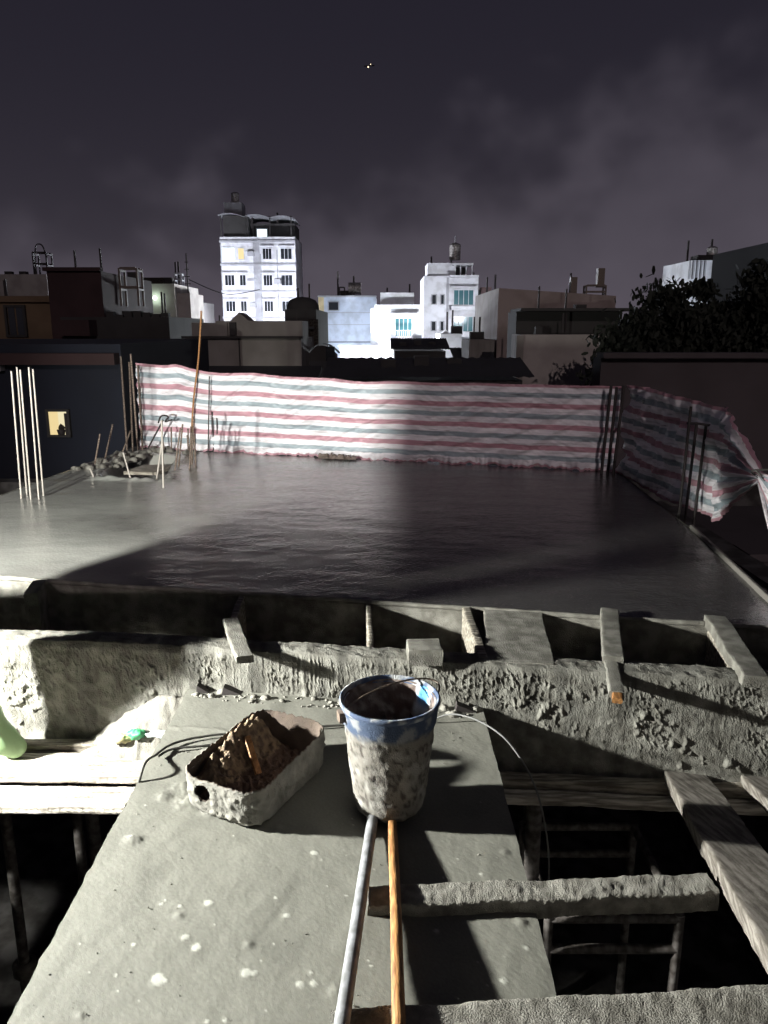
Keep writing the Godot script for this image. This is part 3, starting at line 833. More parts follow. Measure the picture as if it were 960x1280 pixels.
func slab() -> void:
	var pit := [Vector2(-2.32, -6.22), Vector2(-1.80, -6.13), Vector2(-1.99, -7.28), Vector2(-2.56, -7.45)]
	var inside := in_quad(Vector3(-2.17, 0, -6.8), pit) > 0
	if not inside: pit.reverse()
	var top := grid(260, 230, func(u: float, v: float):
		var p := slab_point(u, v)
		p.y = 0.003 * n1.get_noise_2d(p.x * 18.0, p.z * 30.0) + 0.0006 * n2.get_noise_2d(p.x * 110.0, p.z * 220.0) + 0.0004 * n3.get_noise_2d(p.x * 9.0 + p.z * 8.0, (p.z - p.x * 0.3) * 70.0)
		p.y += 0.0013 * n2.get_noise_2d(p.x * 210.0, p.z * 330.0) * smoothstep(-0.1, 0.3, n1.get_noise_2d(p.x * 9.0 + 4.0, p.z * 7.0))
		var d := in_quad(p, pit)
		p.y -= 0.13 * smoothstep(-0.01, 0.015, d)
		p.y += 0.03 * exp(-pow((d + 0.05) / 0.05, 2.0)) * (0.4 + n2.get_noise_2d(p.x * 60, p.z * 60))
		if u < 0.0001 or u > 0.9999: p.y -= 0.01
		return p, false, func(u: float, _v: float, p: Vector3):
			# light put into the colour: paler on the lit left, darker on shaded right
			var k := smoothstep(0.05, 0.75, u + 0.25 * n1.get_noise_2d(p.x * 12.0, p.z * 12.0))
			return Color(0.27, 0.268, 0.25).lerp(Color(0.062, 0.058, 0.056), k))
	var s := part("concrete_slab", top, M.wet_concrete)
	tag(s, "freshly poured wet grey concrete roof slab", "", "", "structure")
	var L := []
	for e in [[0.0, 0.0, 1.0, 0.0], [1.0, 0.0, 1.0, 1.0], [1.0, 1.0, 0.0, 1.0], [0.0, 1.0, 0.0, 0.0]]:
		L.append([grid(60, 3, func(u: float, v: float):
			var p := slab_point(lerpf(e[0], e[2], u), lerpf(e[1], e[3], u))
			p.y = -0.004 - v * 0.3 if v > 0 else -0.002
			return p), Transform3D()])
	part("slab_edge", joined(L), M.mortar, s)
	part("soffit", grid(2, 2, func(u: float, v: float): return slab_point(u, v) + Vector3(0, -0.3, 0)), M.old_board, s)
	# boards lying in the unfinished opening
	for q in [[Vector3(-2.24, -0.075, -6.30), Vector3(-1.9, -0.07, -6.24), 0.22], [Vector3(-2.26, -0.045, -6.86), Vector3(-1.96, -0.04, -6.80), 0.36]]:
		var o := part("opening_board", timber(q[0], q[1], q[2], 0.03, 0.004, 12), M.old_board)
		tag(o, "mortar covered board lying in the slab opening, " + ("nearest the front" if q[2] < 0.3 else "wider and farther back"), "board", "boards in the slab opening")
	# rough lumps round the opening
	rng.seed = 5
	var R := []
	for k in 46:
		var m := SphereMesh.new()
		m.radial_segments = 8
		m.rings = 5
		var r := rng.randf_range(0.012, 0.045)
		m.radius = r
		m.height = r * 2
		var f := rng.randf()
		var p := Vector3(-2.72, 0, -6.55).lerp(Vector3(-2.45, 0, -7.7), f) + Vector3(rng.randf_range(-0.1, 0.3), r * 0.3, rng.randf_range(-0.1, 0.1))
		R.append([m, Transform3D(Basis.from_euler(Vector3(rng.randf() * 6, rng.randf() * 6, 0)).scaled(Vector3(1.3, 0.8, 1.0)), p)])
	for k in 30:
		var m := SphereMesh.new()
		m.radial_segments = 8
		m.rings = 5
		var r := rng.randf_range(0.01, 0.035)
		m.radius = r
		m.height = r * 2
		R.append([m, Transform3D(Basis.from_euler(Vector3(rng.randf() * 6, 0, 0)).scaled(Vector3(1.5, 0.7, 1)), Vector3(-2.42, 0, -7.75).lerp(Vector3(-1.9, 0, -7.5), rng.randf()) + Vector3(rng.randf_range(-0.1, 0.1), 0.01, rng.randf_range(-0.15, 0.1)))])
	var o2 := part("mortar_rubble", joined(R), M.mortar)
	tag(o2, "broken mortar lumps round the slab opening", "rubble", "", "stuff")
	# timber edge at the right
	o2 = part("edge_form", timber(Vector3(1.90, 0.0, -4.6), Vector3(1.70, 0.008, -3.0), 0.022, 0.04, 0.001), M.dark_wood)
	tag(o2, "long narrow timber edging the slab's right side", "timber")
	o2 = part("edge_peg", timber(Vector3(1.64, -0.14, -3.08), Vector3(1.655, 0.085, -3.08), 0.018, 0.018, 0.001, 8, Vector3(0, 0, 1)), M.pale_board)
	tag(o2, "short pale wooden peg at the slab's right front corner", "peg")

const NTH := ["first", "second", "third", "fourth", "fifth", "sixth", "seventh", "eighth", "ninth", "tenth", "eleventh", "twelfth", "thirteenth", "fourteenth", "fifteenth", "sixteenth", "seventeenth"]

func bars() -> void:
	var left_bars := [[-2.629, -5.441, -2.596, 0.907], [-2.664, -5.607, -2.632, 0.926], [-2.548, -5.414, -2.521, 0.919], [-2.49, -5.414, -2.459, 0.936], [-2.502, -5.523, -2.481, 0.919]]
	left_bars.sort_custom(func(a, b): return a[0] / -a[1] < b[0] / -b[1])
	for i in left_bars.size():
		var q = left_bars[i]
		var o := part("starter_bar", rebar_mesh(Vector3(q[0], -0.1, q[1]), Vector3(q[2], q[3], q[1]), 0.0065), M.steel_bar)
		tag(o, "tall shiny steel bar, %s in the row of five at the slab's left edge" % NTH[i], "steel bar", "cluster of five tall bars at the left")
	var corner_bars := [[-2.60, -7.72, -2.59, 0.93], [-2.565, -7.78, -2.53, 0.87], [-2.50, -7.75, -2.50, 0.95], [-2.47, -7.80, -2.455, 0.84], [-2.445, -7.72, -2.43, 0.83]]
	corner_bars.sort_custom(func(a, b): return a[0] / -a[1] < b[0] / -b[1])
	for i in corner_bars.size():
		var q = corner_bars[i]
		var o := part("corner_bar", rebar_mesh(Vector3(q[0], -0.1, q[1]), Vector3(q[2], q[3], q[1]), 0.01), M.rust)
		tag(o, "tall rusty bar, %s from the left at the tarpaulin's left back corner" % NTH[i], "steel bar", "tall bars at the left back corner")
	var post_bars := [[1.837, -6.416, 1.874, 0.738], [1.88, -6.38, 1.91, 0.727], [1.938, -6.416, 1.98, 0.738]]
	post_bars.sort_custom(func(a, b): return a[0] / -a[1] < b[0] / -b[1])
	for i in post_bars.size():
		var q = post_bars[i]
		var o := part("post_bar", rebar_mesh(Vector3(q[0], -0.1, q[1]), Vector3(q[2], q[3], q[1]), 0.013), M.dark_bar)
		tag(o, "black upright bar, %s from the left at the tarpaulin's right back corner" % NTH[i], "steel bar", "black bars at the right back corner")
	var side_bars := [[1.96, -4.972, 1.975, 0.709], [2.02, -5.018, 2.04, 0.601], [2.075, -5.0, 2.095, 0.59]]
	side_bars.sort_custom(func(a, b): return a[0] / -a[1] < b[0] / -b[1])
	for i in side_bars.size():
		var q = side_bars[i]
		var o := part("side_bar", rebar_mesh(Vector3(q[0], -0.12, q[1]), Vector3(q[2], q[3], q[1]), 0.0095), M.dark_bar)
		tag(o, "black upright bar, %s from the left before the right side tarpaulin" % NTH[i], "steel bar", "three bars before the side tarpaulin")
	var tie := part("bar_tie", tube([Vector3(1.965, 0.6, -4.985), Vector3(2.04, 0.595, -5.0), Vector3(2.115, 0.585, -4.985)], 0.008), M.dark_bar)
	tag(tie, "short horizontal black bar tied across the three side bars", "steel bar")
	var short := [[-2.595, -6.765, -2.499, 0.293], [-2.6, -7.018, -2.468, 0.347], [-2.559, -7.337, -2.417, 0.247], [-2.067, -6.202, -2.115, 0.219], [-1.876, -6.202, -1.789, 0.33], [-1.702, -5.813, -1.673, 0.524],
		[-2.374, -6.237, -2.408, 0.08], [-1.812, -6.528, -1.727, 0.373], [-1.829, -6.724, -1.756, 0.383], [-1.691, -6.567, -1.644, 0.334], [-1.748, -6.889, -1.695, 0.435], [-1.95, -7.6, -1.945, 0.17], [-1.92, -7.5, -1.91, 0.247],
		[-2.18, -7.6, -2.2, 0.222], [-2.12, -7.6, -2.1, 0.247], [-1.66, -6.7, -1.655, 0.3], [-1.73, -6.75, -1.69, 0.36]]
	short.sort_custom(func(a, b): return a[0] / -a[1] < b[0] / -b[1])
	for i in short.size():
		var q = short[i]
		var o := part("short_bar", rebar_mesh(Vector3(q[0], -0.06, q[1]), Vector3(q[2], q[3], q[1] + 0.02), 0.0075), M.steel_bar if q[1] > -6.3 else M.rust)
		tag(o, "short crooked steel bar, %s from the left round the slab opening" % NTH[i], "steel bar", "short bars round the slab opening")
	var o2 := part("long_cane", tube(curve([Vector3(-1.93, -0.02, -7.6), Vector3(-1.87, 0.5, -7.6), Vector3(-1.80, 0.9, -7.6), Vector3(-1.745, 1.36, -7.6)], 8), 0.009), M.raw_wood)
	tag(o2, "long thin bamboo cane rising above the tarpaulin at left", "cane")
	var thin_bars := [[-1.745, -7.55, -1.69, 0.745], [-1.70, -7.6, -1.69, 0.398], [-1.66, -7.6, -1.65, 0.335]]
	thin_bars.sort_custom(func(a, b): return a[0] / -a[1] < b[0] / -b[1])
	for i in thin_bars.size():
		var q = thin_bars[i]
		var o := part("thin_bar", rebar_mesh(Vector3(q[0], -0.05, q[1]), Vector3(q[2], q[3], q[1]), 0.006), M.dark_bar)
		tag(o, "thin dark upright bar, %s from the left, right of the bamboo cane" % NTH[i], "steel bar", "thin bars right of the cane")
	var t := thing("wire_stake", "thin leaning stake with a knot of wire on top before the tarpaulin", "stake", Vector3(-2.36, 0, -7.5))
	part("stake", tube([Vector3(0, -0.02, 0), Vector3(0.21, 0.33, 0)], 0.008), M.dark_bar, t)
	part("wire_knot", tube(curve([Vector3(0.16, 0.30, 0), Vector3(0.2, 0.37, 0.02), Vector3(0.26, 0.36, 0), Vector3(0.22, 0.31, -0.02), Vector3(0.29, 0.33, 0)], 5), 0.008), M.dark_bar, t)

# the tarpaulin: along the back, round the right corner, pinched to a tie
func tarps() -> void:
	var t := thing("striped_tarpaulin", "long white tarpaulin with red and blue green stripes screening the slab", "tarpaulin", Vector3(0, 0, -7))
	var back := grid(420, 60, func(u: float, v: float):
		var p := Vector3(-2.49, 0, -7.84).lerp(Vector3(1.99, 0, -6.52), u)
		var top := 0.85
		top = lerpf(0.86, 0.78, smoothstep(0.0, 0.22, u))
		top = lerpf(top, 0.725, smoothstep(0.2, 0.55, u)) - 0.015 * sin(u * 40.0) * smoothstep(0.9, 0.5, u) * 0.4
		top += 0.02 * exp(-pow((u - 0.1) / 0.02, 2.0))
		p.y = lerpf(top, -0.005, v)
		# slack folds: long diagonal creases, a ruffled foot
		var w := 0.045 * n1.get_noise_2d(u * 200.0 + v * 60.0, v * 20.0) + 0.011 * n2.get_noise_2d(u * 420.0 - v * 160.0, v * 60.0)
		w += 0.012 * sin((u * 9.0 + v * 0.9) * TAU) * smoothstep(0.5, 0.75, u)
		p += Vector3(-0.28, 0, 0.96) * w
		var foot := smoothstep(0.86, 1.0, v)
		p += Vector3(-0.28, 0, 0.96) * foot * (0.03 + 0.06 * n1.get_noise_1d(u * 380.0) + 0.02 * n2.get_noise_1d(u * 1300.0 + 50.0))
		p.y += foot * (0.035 * n1.get_noise_1d(u * 420.0 + 30.0) + 0.006)
		return p - Vector3(0, 0, -7))
	part("back_sheet", back, M.tarp, t)
	var side := grid(220, 90, func(u: float, v: float):
		var tie := Vector3(1.985, 0.435, -4.0)
		var p: Vector3
		var flat := smoothstep(0.0, 1.0, clampf(u / 0.62, 0, 1))
		var top := lerpf(0.735, 0.72, minf(u / 0.55, 1.0))
		var bot := lerpf(0.0, -0.03, minf(u / 0.55, 1.0))
		var w := 0.05 * n1.get_noise_2d(u * 160.0, v * 40.0 + 90.0) + 0.03 * sin(v * 11.0 + u * 14.0) * (1.0 - flat * 0.4)
		p = Vector3(1.99, 0, -6.52).lerp(Vector3(2.1, 0, -4.85), minf(u / 0.62, 1.0))
		p.y = lerpf(top, bot, v)
		p.y -= 0.05 * sin(u / 0.62 * PI * 1.4) * (v - 0.3) * (1.0 if u < 0.62 else 0.0)
		p.x += w + 0.04
		if u > 0.62:
			var f := (u - 0.62) / 0.38
			var g := f * f * (3.0 - 2.0 * f) * 0.55 + f * 0.45
			var q := tie + Vector3(0.016 * sin(v * 40.0), (0.5 - v) * 0.05, 0.012 * cos(v * 40.0))
			p = p.lerp(q, g)
			p.x += 0.028 * sin(v * 44.0) * sin(f * PI)
		return p - Vector3(0, 0, -7))
	part("side_sheet", side, M.tarp, t)
	var tail := grid(60, 60, func(u: float, v: float):
		var a := (v - 0.5) * 2.0
		var tie := Vector3(1.985, 0.435, -4.0)
		var f := pow(u, 0.8)
		var p := tie + Vector3(0.012 * sin(v * 40.0), (0.5 - v) * 0.05, 0)
		p += Vector3(0.10 + 0.02 * sin(v * 30.0), -0.24 - 0.20 * a + 0.05 * u, 0.22 - 0.16 * a) * f
		p += Vector3(0.03 * sin(v * 26.0), 0, 0.03 * cos(v * 26.0)) * f
		return p - Vector3(0, 0, -7))
	part("gathered_tail", tail, M.tarp, t)
	part("tie_cord", tube(curve([Vector3(1.96, 0.47, -4.0), Vector3(1.99, 0.435, -3.97), Vector3(2.02, 0.40, -4.0), Vector3(1.99, 0.43, -4.035), Vector3(1.96, 0.47, -4.0), Vector3(2.2, 0.5, -3.9), Vector3(2.9, 0.62, -3.7)].map(func(p): return p - Vector3(0, 0, -7)), 5), 0.006), M.black_cable, t)
	var o := part("mud_patch", grid(30, 6, func(u: float, v: float): return Vector3(-0.62 + 0.36 * u, 0.012 + 0.05 * sin(PI * v) * (0.6 + n1.get_noise_1d(u * 300.0)), -7.22 + 0.1 * u + (v - 0.5) * 0.16)), M.red_board)
	tag(o, "brownish clay smear at the foot of the back tarpaulin", "clay")

# ------------------------------------------------------------------ formwork in front of the slab
func rail_z(x: float) -> float: return -2.668 + 0.142 * maxf(x, -1.2) + 0.03 * minf(x + 1.2, 0.0)

func beam_form() -> void:
	var c0 := Color(0.23, 0.224, 0.2)
	var wall := grid(1500, 104, func(u: float, v: float):
		var x := -2.7 + 4.6 * u
		var zf := rail_z(x)
		var p: Vector3
		var top := 0.005 * n1.get_noise_2d(x * 40.0, 5.0)
		if v < 0.15:      # top of the rail, back to front
			var f: float = v / 0.15
			p = Vector3(x, top + 0.005 * sin(f * PI) + 0.005 * n2.get_noise_2d(x * 150.0, f * 30.0), zf - 0.10 * (1.0 - f))
		else:
			var f: float = (v - 0.15) / 0.85
			var y: float = -0.50 * f
			# thin runs of cement milk, longest in the middle stretch, dying out downward
			var here := n1.get_noise_2d(x * 9.0 + 40.0, 3.0)
			var runs := smoothstep(-0.05, 0.4, n2.get_noise_2d(x * 900.0 + 10.0 * n1.get_noise_1d(y * 160.0 + x * 40.0), y * 22.0))
			var reach := smoothstep(0.55, 0.1, f - 0.5 * n2.get_noise_1d(x * 260.0)) * (0.45 + 0.55 * smoothstep(-0.25, 0.2, here))
			var worm := clampf(1.0 - absf(n3.get_noise_2d(x * 210.0, y * 150.0)) * 9.0, 0.0, 1.0) * smoothstep(-0.1, 0.25, n1.get_noise_2d(x * 30.0, y * 30.0 + 60.0))
			var d := 0.0045 * runs * reach * (1.0 - 0.6 * smoothstep(0.05, 0.4, x)) + 0.006 * worm * smoothstep(0.9, 0.3, f)
			d += 0.006 * n1.get_noise_2d(x * 12.0, y * 12.0) + 0.0022 * n2.get_noise_2d(x * 260.0, y * 260.0)
			# clods stuck here and there, and a long scar of thicker spill
			d += 0.009 * smoothstep(0.30, 0.48, n2.get_noise_2d(x * 110.0 + 200.0, y * 110.0)) * smoothstep(0.0, 0.3, n1.get_noise_2d(x * 22.0 + 9.0, y * 22.0))
			d += 0.005 * smoothstep(0.0, 0.4, n3.get_noise_2d(x * 34.0 + y * 40.0, y * 14.0 + 70.0)) * smoothstep(0.1, 0.4, f)
			p = Vector3(x, top + y, zf + 0.010 * smoothstep(0.0, 0.05, f) + d * smoothstep(0.0, 0.06, f) + 0.03 * smoothstep(0.78, 1.0, f))
		return p, false, func(_u: float, _v: float, p: Vector3):
			var k := 0.96 + 0.22 * n1.get_noise_2d(p.x * 16.0, p.y * 26.0) + 0.22 * n2.get_noise_2d(p.x * 140.0, p.y * 100.0)
			k *= 1.0 - 0.4 * smoothstep(0.15, 0.4, n2.get_noise_2d(p.x * 60.0 + 33.0, p.y * 16.0))
			return c0 * k)
	var o := part("beam_form", wall, M.mortar_wall)
	tag(o, "mortar dripped side board of the edge beam form", "", "", "structure")
	# trough floor and the face under the slab
	var back := grid(160, 20, func(u: float, v: float):
		var x := -3.2 + 5.1 * u
		return Vector3(x, -0.012 - 0.36 * v + 0.004 * n2.get_noise_2d(x * 80.0, v * 20.0), -3.262 + 0.188 * x + 0.012 * n1.get_noise_2d(x * 50.0, v * 30.0) + 0.006))
	part("trough_back", back, M.mortar, o)
	part("trough_floor", grid(4, 1, func(u: float, v: float):
		var x := -3.2 + 5.5 * u
		return Vector3(x, -0.36, lerpf(-3.30 + 0.188 * x, rail_z(x) - 0.06, v))), M.old_board, o)
	part("inner_board", grid(4, 1, func(u: float, v: float):
		var x := -3.3 + 5.7 * u
		return Vector3(x, -0.01 - 0.4 * v, rail_z(x) - 0.098)), M.old_board, o)
	# raised lip along the slab's front edge
	var lip := part("slab_lip", sweep(range(60).map(func(i): var x = -3.0 + 4.75 * i / 59.0; return Vector3(x, 0.0, -3.262 + 0.188 * x + 0.004 * n1.get_noise_1d(x * 200.0))), ring(0.012, 6), Vector3.UP, 0.006, 4.0), M.mortar)
	tag(lip, "thin rough mortar lip along the slab's front edge", "mortar")
	# cross pieces
	var cr := [
		["thin upright divider board in the trough behind the blue bucket", Vector3(-0.07, -0.17, -3.26), Vector3(-0.05, -0.17, -2.78), 0.022, 0.33, "divider_board"],
		["thin divider board left of the broad mortar covered cross board", Vector3(0.36, -0.09, -3.18), Vector3(0.37, -0.09, -2.66), 0.035, 0.2, "divider_board"],
		["broad mortar covered board bridging the trough right of the bucket", Vector3(0.56, -0.02, -3.17), Vector3(0.50, -0.02, -2.62), 0.25, 0.05, "bridging_board"],
		["short batten over the trough with a broken orange end", Vector3(0.96, 0.01, -3.10), Vector3(0.84, 0.01, -2.62), 0.075, 0.045, "cross_batten"],
		["long mortar caked batten over the trough, nearest the right edge", Vector3(1.38, 0.012, -3.02), Vector3(1.28, 0.012, -2.44), 0.085, 0.045, "cross_batten"],
		["small batten lying across the rail above the cut jerrycan", Vector3(-0.63, 0.034, -2.96), Vector3(-0.505, 0.026, -2.60), 0.062, 0.03, "cross_batten"],
		["small square wooden block on the rail behind the bucket", Vector3(0.145, 0.03, -2.72), Vector3(0.15, 0.03, -2.60), 0.125, 0.06, "rail_block"],
		["dark upright divider hidden in the trough's left part", Vector3(-0.66, -0.16, -3.38), Vector3(-0.63, -0.16, -2.87), 0.03, 0.3, "divider_board"],
		["added divider board shading the trough under the batten with the orange end", Vector3(0.96, -0.115, -3.09), Vector3(0.86, -0.115, -2.66), 0.05, 0.19, "divider_board"],  # added below the batten so that its shade fills the trough
		["added divider board shading the trough under the long caked batten", Vector3(1.375, -0.115, -3.01), Vector3(1.32, -0.115, -2.60), 0.05, 0.19, "divider_board"],  # added likewise, to darken the trough beside this batten with its shadow
		["rough post stub at the left end of the trough", Vector3(-1.66, -0.10, -3.52), Vector3(-1.62, -0.10, -3.34), 0.06, 0.24, "post_stub"]]
	for q in cr:
		var b := part(q[5], timber(q[1], q[2], q[3], q[4], 0.006, 40), M.mortar if q[5] != "divider_board" else M.old_board)
		tag(b, q[0], "board")
	var stub := part("broken_batten", timber(Vector3(0.835, 0.0, -2.63), Vector3(0.80, -0.03, -2.43), 0.05, 0.03, 0.004, 20), M.mortar)
	tag(stub, "splintered stub jutting off the rail with a raw orange tip", "batten")
	part("raw_tip", timber(Vector3(0.803, -0.028, -2.432), Vector3(0.794, -0.036, -2.40), 0.035, 0.022, 0.002, 4), M.raw_wood, stub)
	for k in 2:  # sacks added out of view to keep lamp light out of the trough
		var dx := 0.02 * sin(k * 2.3)
		var sack := part("added_sack", flesh([[Vector3(-2.5 + dx, 0.065, 0), Vector3(-2.2 + dx, 0.065, 0.01), 0.085, 0.085], [Vector3(-2.5 + dx, 0.065, 0.09), Vector3(-2.2 + dx, 0.065, 0.09), 0.07, 0.07]], 0.02, 0.06), M.pale_board, self, Vector3(0, 0.02 + 0.15 * k, -2.86))
		tag(sack, "unseen sack added for shade on the rail's far left end, %s of its stack" % ["bottom", "top"][k], "cement sack", "sacks added for shade on the rail")
	# lumps of fallen mortar along the foot of the rail, on the panel
	rng.seed = 91
	var L := []
	for k in 110:
		var x := rng.randf_range(-0.75, 0.36)
		var r := 0.004 + 0.016 * pow(rng.randf(), 3.0)
		var m := SphereMesh.new()
		m.radial_segments = 5
		m.rings = 2
		m.radius = r
		m.height = r * 1.6
		L.append([m, Transform3D(Basis.from_euler(Vector3(rng.randf() * 6, rng.randf() * 6, rng.randf() * 6)).scaled(Vector3(1.4, 0.8, 1)), Vector3(x, PY + r * 0.25, rail_z(x) + 0.03 + 0.07 * pow(rng.randf(), 1.5)))])
	var lu := part("mortar_lumps", joined(L), M.mortar)
	tag(lu, "small fallen mortar lumps along the foot of the form", "mortar", "", "stuff")
	# heap at the left of the panel
	var heap := part("mortar_heap", grid(150, 70, func(u: float, v: float):
		var x := -1.32 + 0.70 * u
		var z := rail_z(x) + 0.02 + 0.19 * v
		var h := 0.23 * exp(-pow((x + 0.80) / 0.24, 2.0)) * (1.0 - smoothstep(0.0, 0.75, v)) + 0.06 * exp(-pow((x + 1.0) / 0.2, 2.0)) * (1.0 - smoothstep(0.4, 0.95, v))
		h += 0.02 * n1.get_noise_2d(x * 60.0, z * 60.0) + 0.012 * n2.get_noise_2d(x * 130.0, z * 130.0)
		return Vector3(x, -0.455 + minf(h, 0.275), z)), M.crust_grey)
	tag(heap, "heap of spilled pale mortar against the form beside the panel", "mortar heap")

const PY := -0.17

func panel() -> void:
	rng.seed = 17
	var spots := []
	for k in 150:
		var f := rng.randf()
		spots.append([Vector2(rng.randf_range(-0.72, 0.33), -0.85 - 1.2 * f * f), 0.002 + 0.009 * pow(rng.randf(), 3.0)])
	for q in [[-0.43, -1.61, 0.012], [-0.46, -1.5, 0.01], [-0.425, -1.47, 0.011], [-0.49, -1.38, 0.016], [-0.3, -1.40, 0.013], [-0.40, -1.23, 0.014], [-0.18, -1.37, 0.009], [-0.02, -1.28, 0.011], [0.03, -1.24, 0.013], [-0.58, -1.2, 0.014]]:
		spots.append([Vector2(q[0], q[1]), q[2]])
	var lumps := []
	for k in 12:
		lumps.append([Vector2(rng.randf_range(-0.72, 0.34), rng.randf_range(-2.6, -0.8)), rng.randf_range(0.006, 0.022), rng.randf_range(0.002, 0.005)])
	for q in [[-0.62, -2.1, 0.025, 0.008], [-0.58, -2.02, 0.03, 0.009], [-0.66, -2.05, 0.02, 0.007], [-0.69, -1.85, 0.02, 0.008], [-0.58, -2.32, 0.03, 0.008], [-0.50, -1.98, 0.02, 0.01]]:
		lumps.append([Vector2(q[0], q[1]), q[2], q[3]])
	var near := func(list: Array, cell: float) -> Dictionary:
		var d := {}
		for s in list:
			var r: float = s[1] * 2.6
			for i in range(int(floor((s[0].x - r) / cell)), int(floor((s[0].x + r) / cell)) + 1):
				for j in range(int(floor((s[0].y - r) / cell)), int(floor((s[0].y + r) / cell)) + 1):
					if not d.has(Vector2i(i, j)): d[Vector2i(i, j)] = []
					d[Vector2i(i, j)].append(s)
		return d
	var sd: Dictionary = near.call(spots, 0.05)
	var ld: Dictionary = near.call(lumps, 0.05)
	var x0 := -0.765
	var x1 := 0.365
	var top := grid(260, 460, func(u: float, v: float):
		var x := lerpf(x0, x1, u)
		var z := lerpf(-2.76, -0.55, v)
		if u < 0.001: x += 0.006 * n2.get_noise_1d(z * 90.0)
		if u > 0.999: x += 0.003 * n2.get_noise_1d(z * 60.0 + 500.0)
		var y := PY + 0.0022 * n1.get_noise_2d(x * 40.0, z * 40.0) + 0.0005 * n2.get_noise_2d(x * 220.0, z * 220.0)
		# trowel tracks
		y += 0.0012 * smoothstep(0.2, 0.5, n3.get_noise_2d(x * 30.0 + z * 14.0, z * 10.0 - x * 6.0)) + 0.0006 * n2.get_noise_2d(x * 900.0, z * 900.0)
		y += 0.0035 * exp(-pow((z + 2.36 - 0.14 * x + 0.012 * n1.get_noise_1d(x * 90.0)) / 0.011, 2.0)) * smoothstep(0.25, -0.35, x)
		var key := Vector2i(int(floor(x / 0.05)), int(floor(z / 0.05)))
		for s in ld.get(key, []):
			var r: float = s[0].distance_to(Vector2(x, z)) / s[1] + 0.5 * n2.get_noise_2d(x * 300.0, z * 300.0)
			y += s[2] * exp(-r * r)
		for s in sd.get(key, []):
			var r: float = s[0].distance_to(Vector2(x, z)) / s[1]
			y += 0.0012 * exp(-r * r * r * r)
		return Vector3(x, y, z), false, func(_u: float, _v: float, p: Vector3):
			var k := 0.97 + 0.07 * n1.get_noise_2d(p.x * 14.0, p.z * 14.0) + 0.06 * n2.get_noise_2d(p.x * 70.0, p.z * 70.0) + 0.22 * n2.get_noise_2d(p.x * 1300.0, p.z * 1300.0)
			k += 0.16 * n3.get_noise_2d(p.x * 26.0 + p.z * 9.0, p.z * 6.0 - p.x * 3.0) - 0.12 * smoothstep(0.2, 0.5, n1.get_noise_2d(p.x * 30.0 + 70.0, p.z * 30.0))
			var c := Color(0.172, 0.169, 0.147) * k
			for s in sd.get(Vector2i(int(floor(p.x / 0.05)), int(floor(p.z / 0.05))), []):
				var r: float = s[0].distance_to(Vector2(p.x, p.z)) / s[1] + 0.6 * n2.get_noise_2d(p.x * 260.0, p.z * 260.0)
				c = c.lerp(Color(0.42, 0.42, 0.38), 0.85 * (1.0 - smoothstep(0.7, 1.1, r)))
			return c)
	var t := thing("formwork_panel", "broad mortar smeared plywood panel under the bucket and jerrycan", "plywood panel", Vector3.ZERO)
	part("top_face", top, M.panel, t)
	var L := []
	for e in [[x0, -2.76, x0, -0.55], [x0, -0.55, x1, -0.55], [x1, -0.55, x1, -2.76], [x1, -2.76, x0, -2.76]]:
		L.append([grid(80, 1, func(u: float, v: float): return Vector3(lerpf(e[0], e[2], u), PY - 0.003 - 0.018 * v, lerpf(e[1], e[3], u))), Transform3D()])
	L.append([grid(1, 1, func(u: float, v: float): return Vector3(lerpf(x0, x1, u), PY - 0.021, lerpf(-2.76, -0.55, v))), Transform3D()])
	part("plywood_edge", joined(L), M.old_board, t)

func grit() -> void:
	rng.seed = 29
	var L := []
	for k in 420:
		var r := 0.0009 + 0.0022 * pow(rng.randf(), 4.0)
		var m := SphereMesh.new()
		m.radial_segments = 4
		m.rings = 2
		m.radius = r
		m.height = r * 1.7
		var x := rng.randf_range(-0.74, 0.35)
		var z := -0.8 - 1.85 * rng.randf()
		if k % 3 == 0: z = rng.randf_range(-2.7, -2.2)
		L.append([m, Transform3D(Basis.from_euler(Vector3(rng.randf() * 6, rng.randf() * 6, 0)), Vector3(x, PY + r * 0.6, z))])
	var o := part("grit", joined(L), M.mortar)
	tag(o, "loose sand and mortar grit scattered over the panel", "grit", "", "stuff")

func crusted_timber(a: Vector3, b: Vector3, w: float, h: float, seg := 240) -> ArrayMesh:
	var path := []
	for i in seg + 1: path.append(a.lerp(b, float(i) / seg))
	var prof := PackedVector2Array()
	for c in [[Vector2(-1, -1), Vector2(1, -1)], [Vector2(1, -1), Vector2(1, 1)], [Vector2(1, 1), Vector2(-1, 1)], [Vector2(-1, 1), Vector2(-1, -1)]]:
		for k in 9:
			var q: Vector2 = c[0].lerp(c[1], (k + 0.5) / 9.0) * Vector2(w / 2, h / 2)
			prof.append(q * (0.97 if k == 0 or k == 8 else 1.0))
	return sweep(path, prof, Vector3.UP, 0.0065, 5.0)

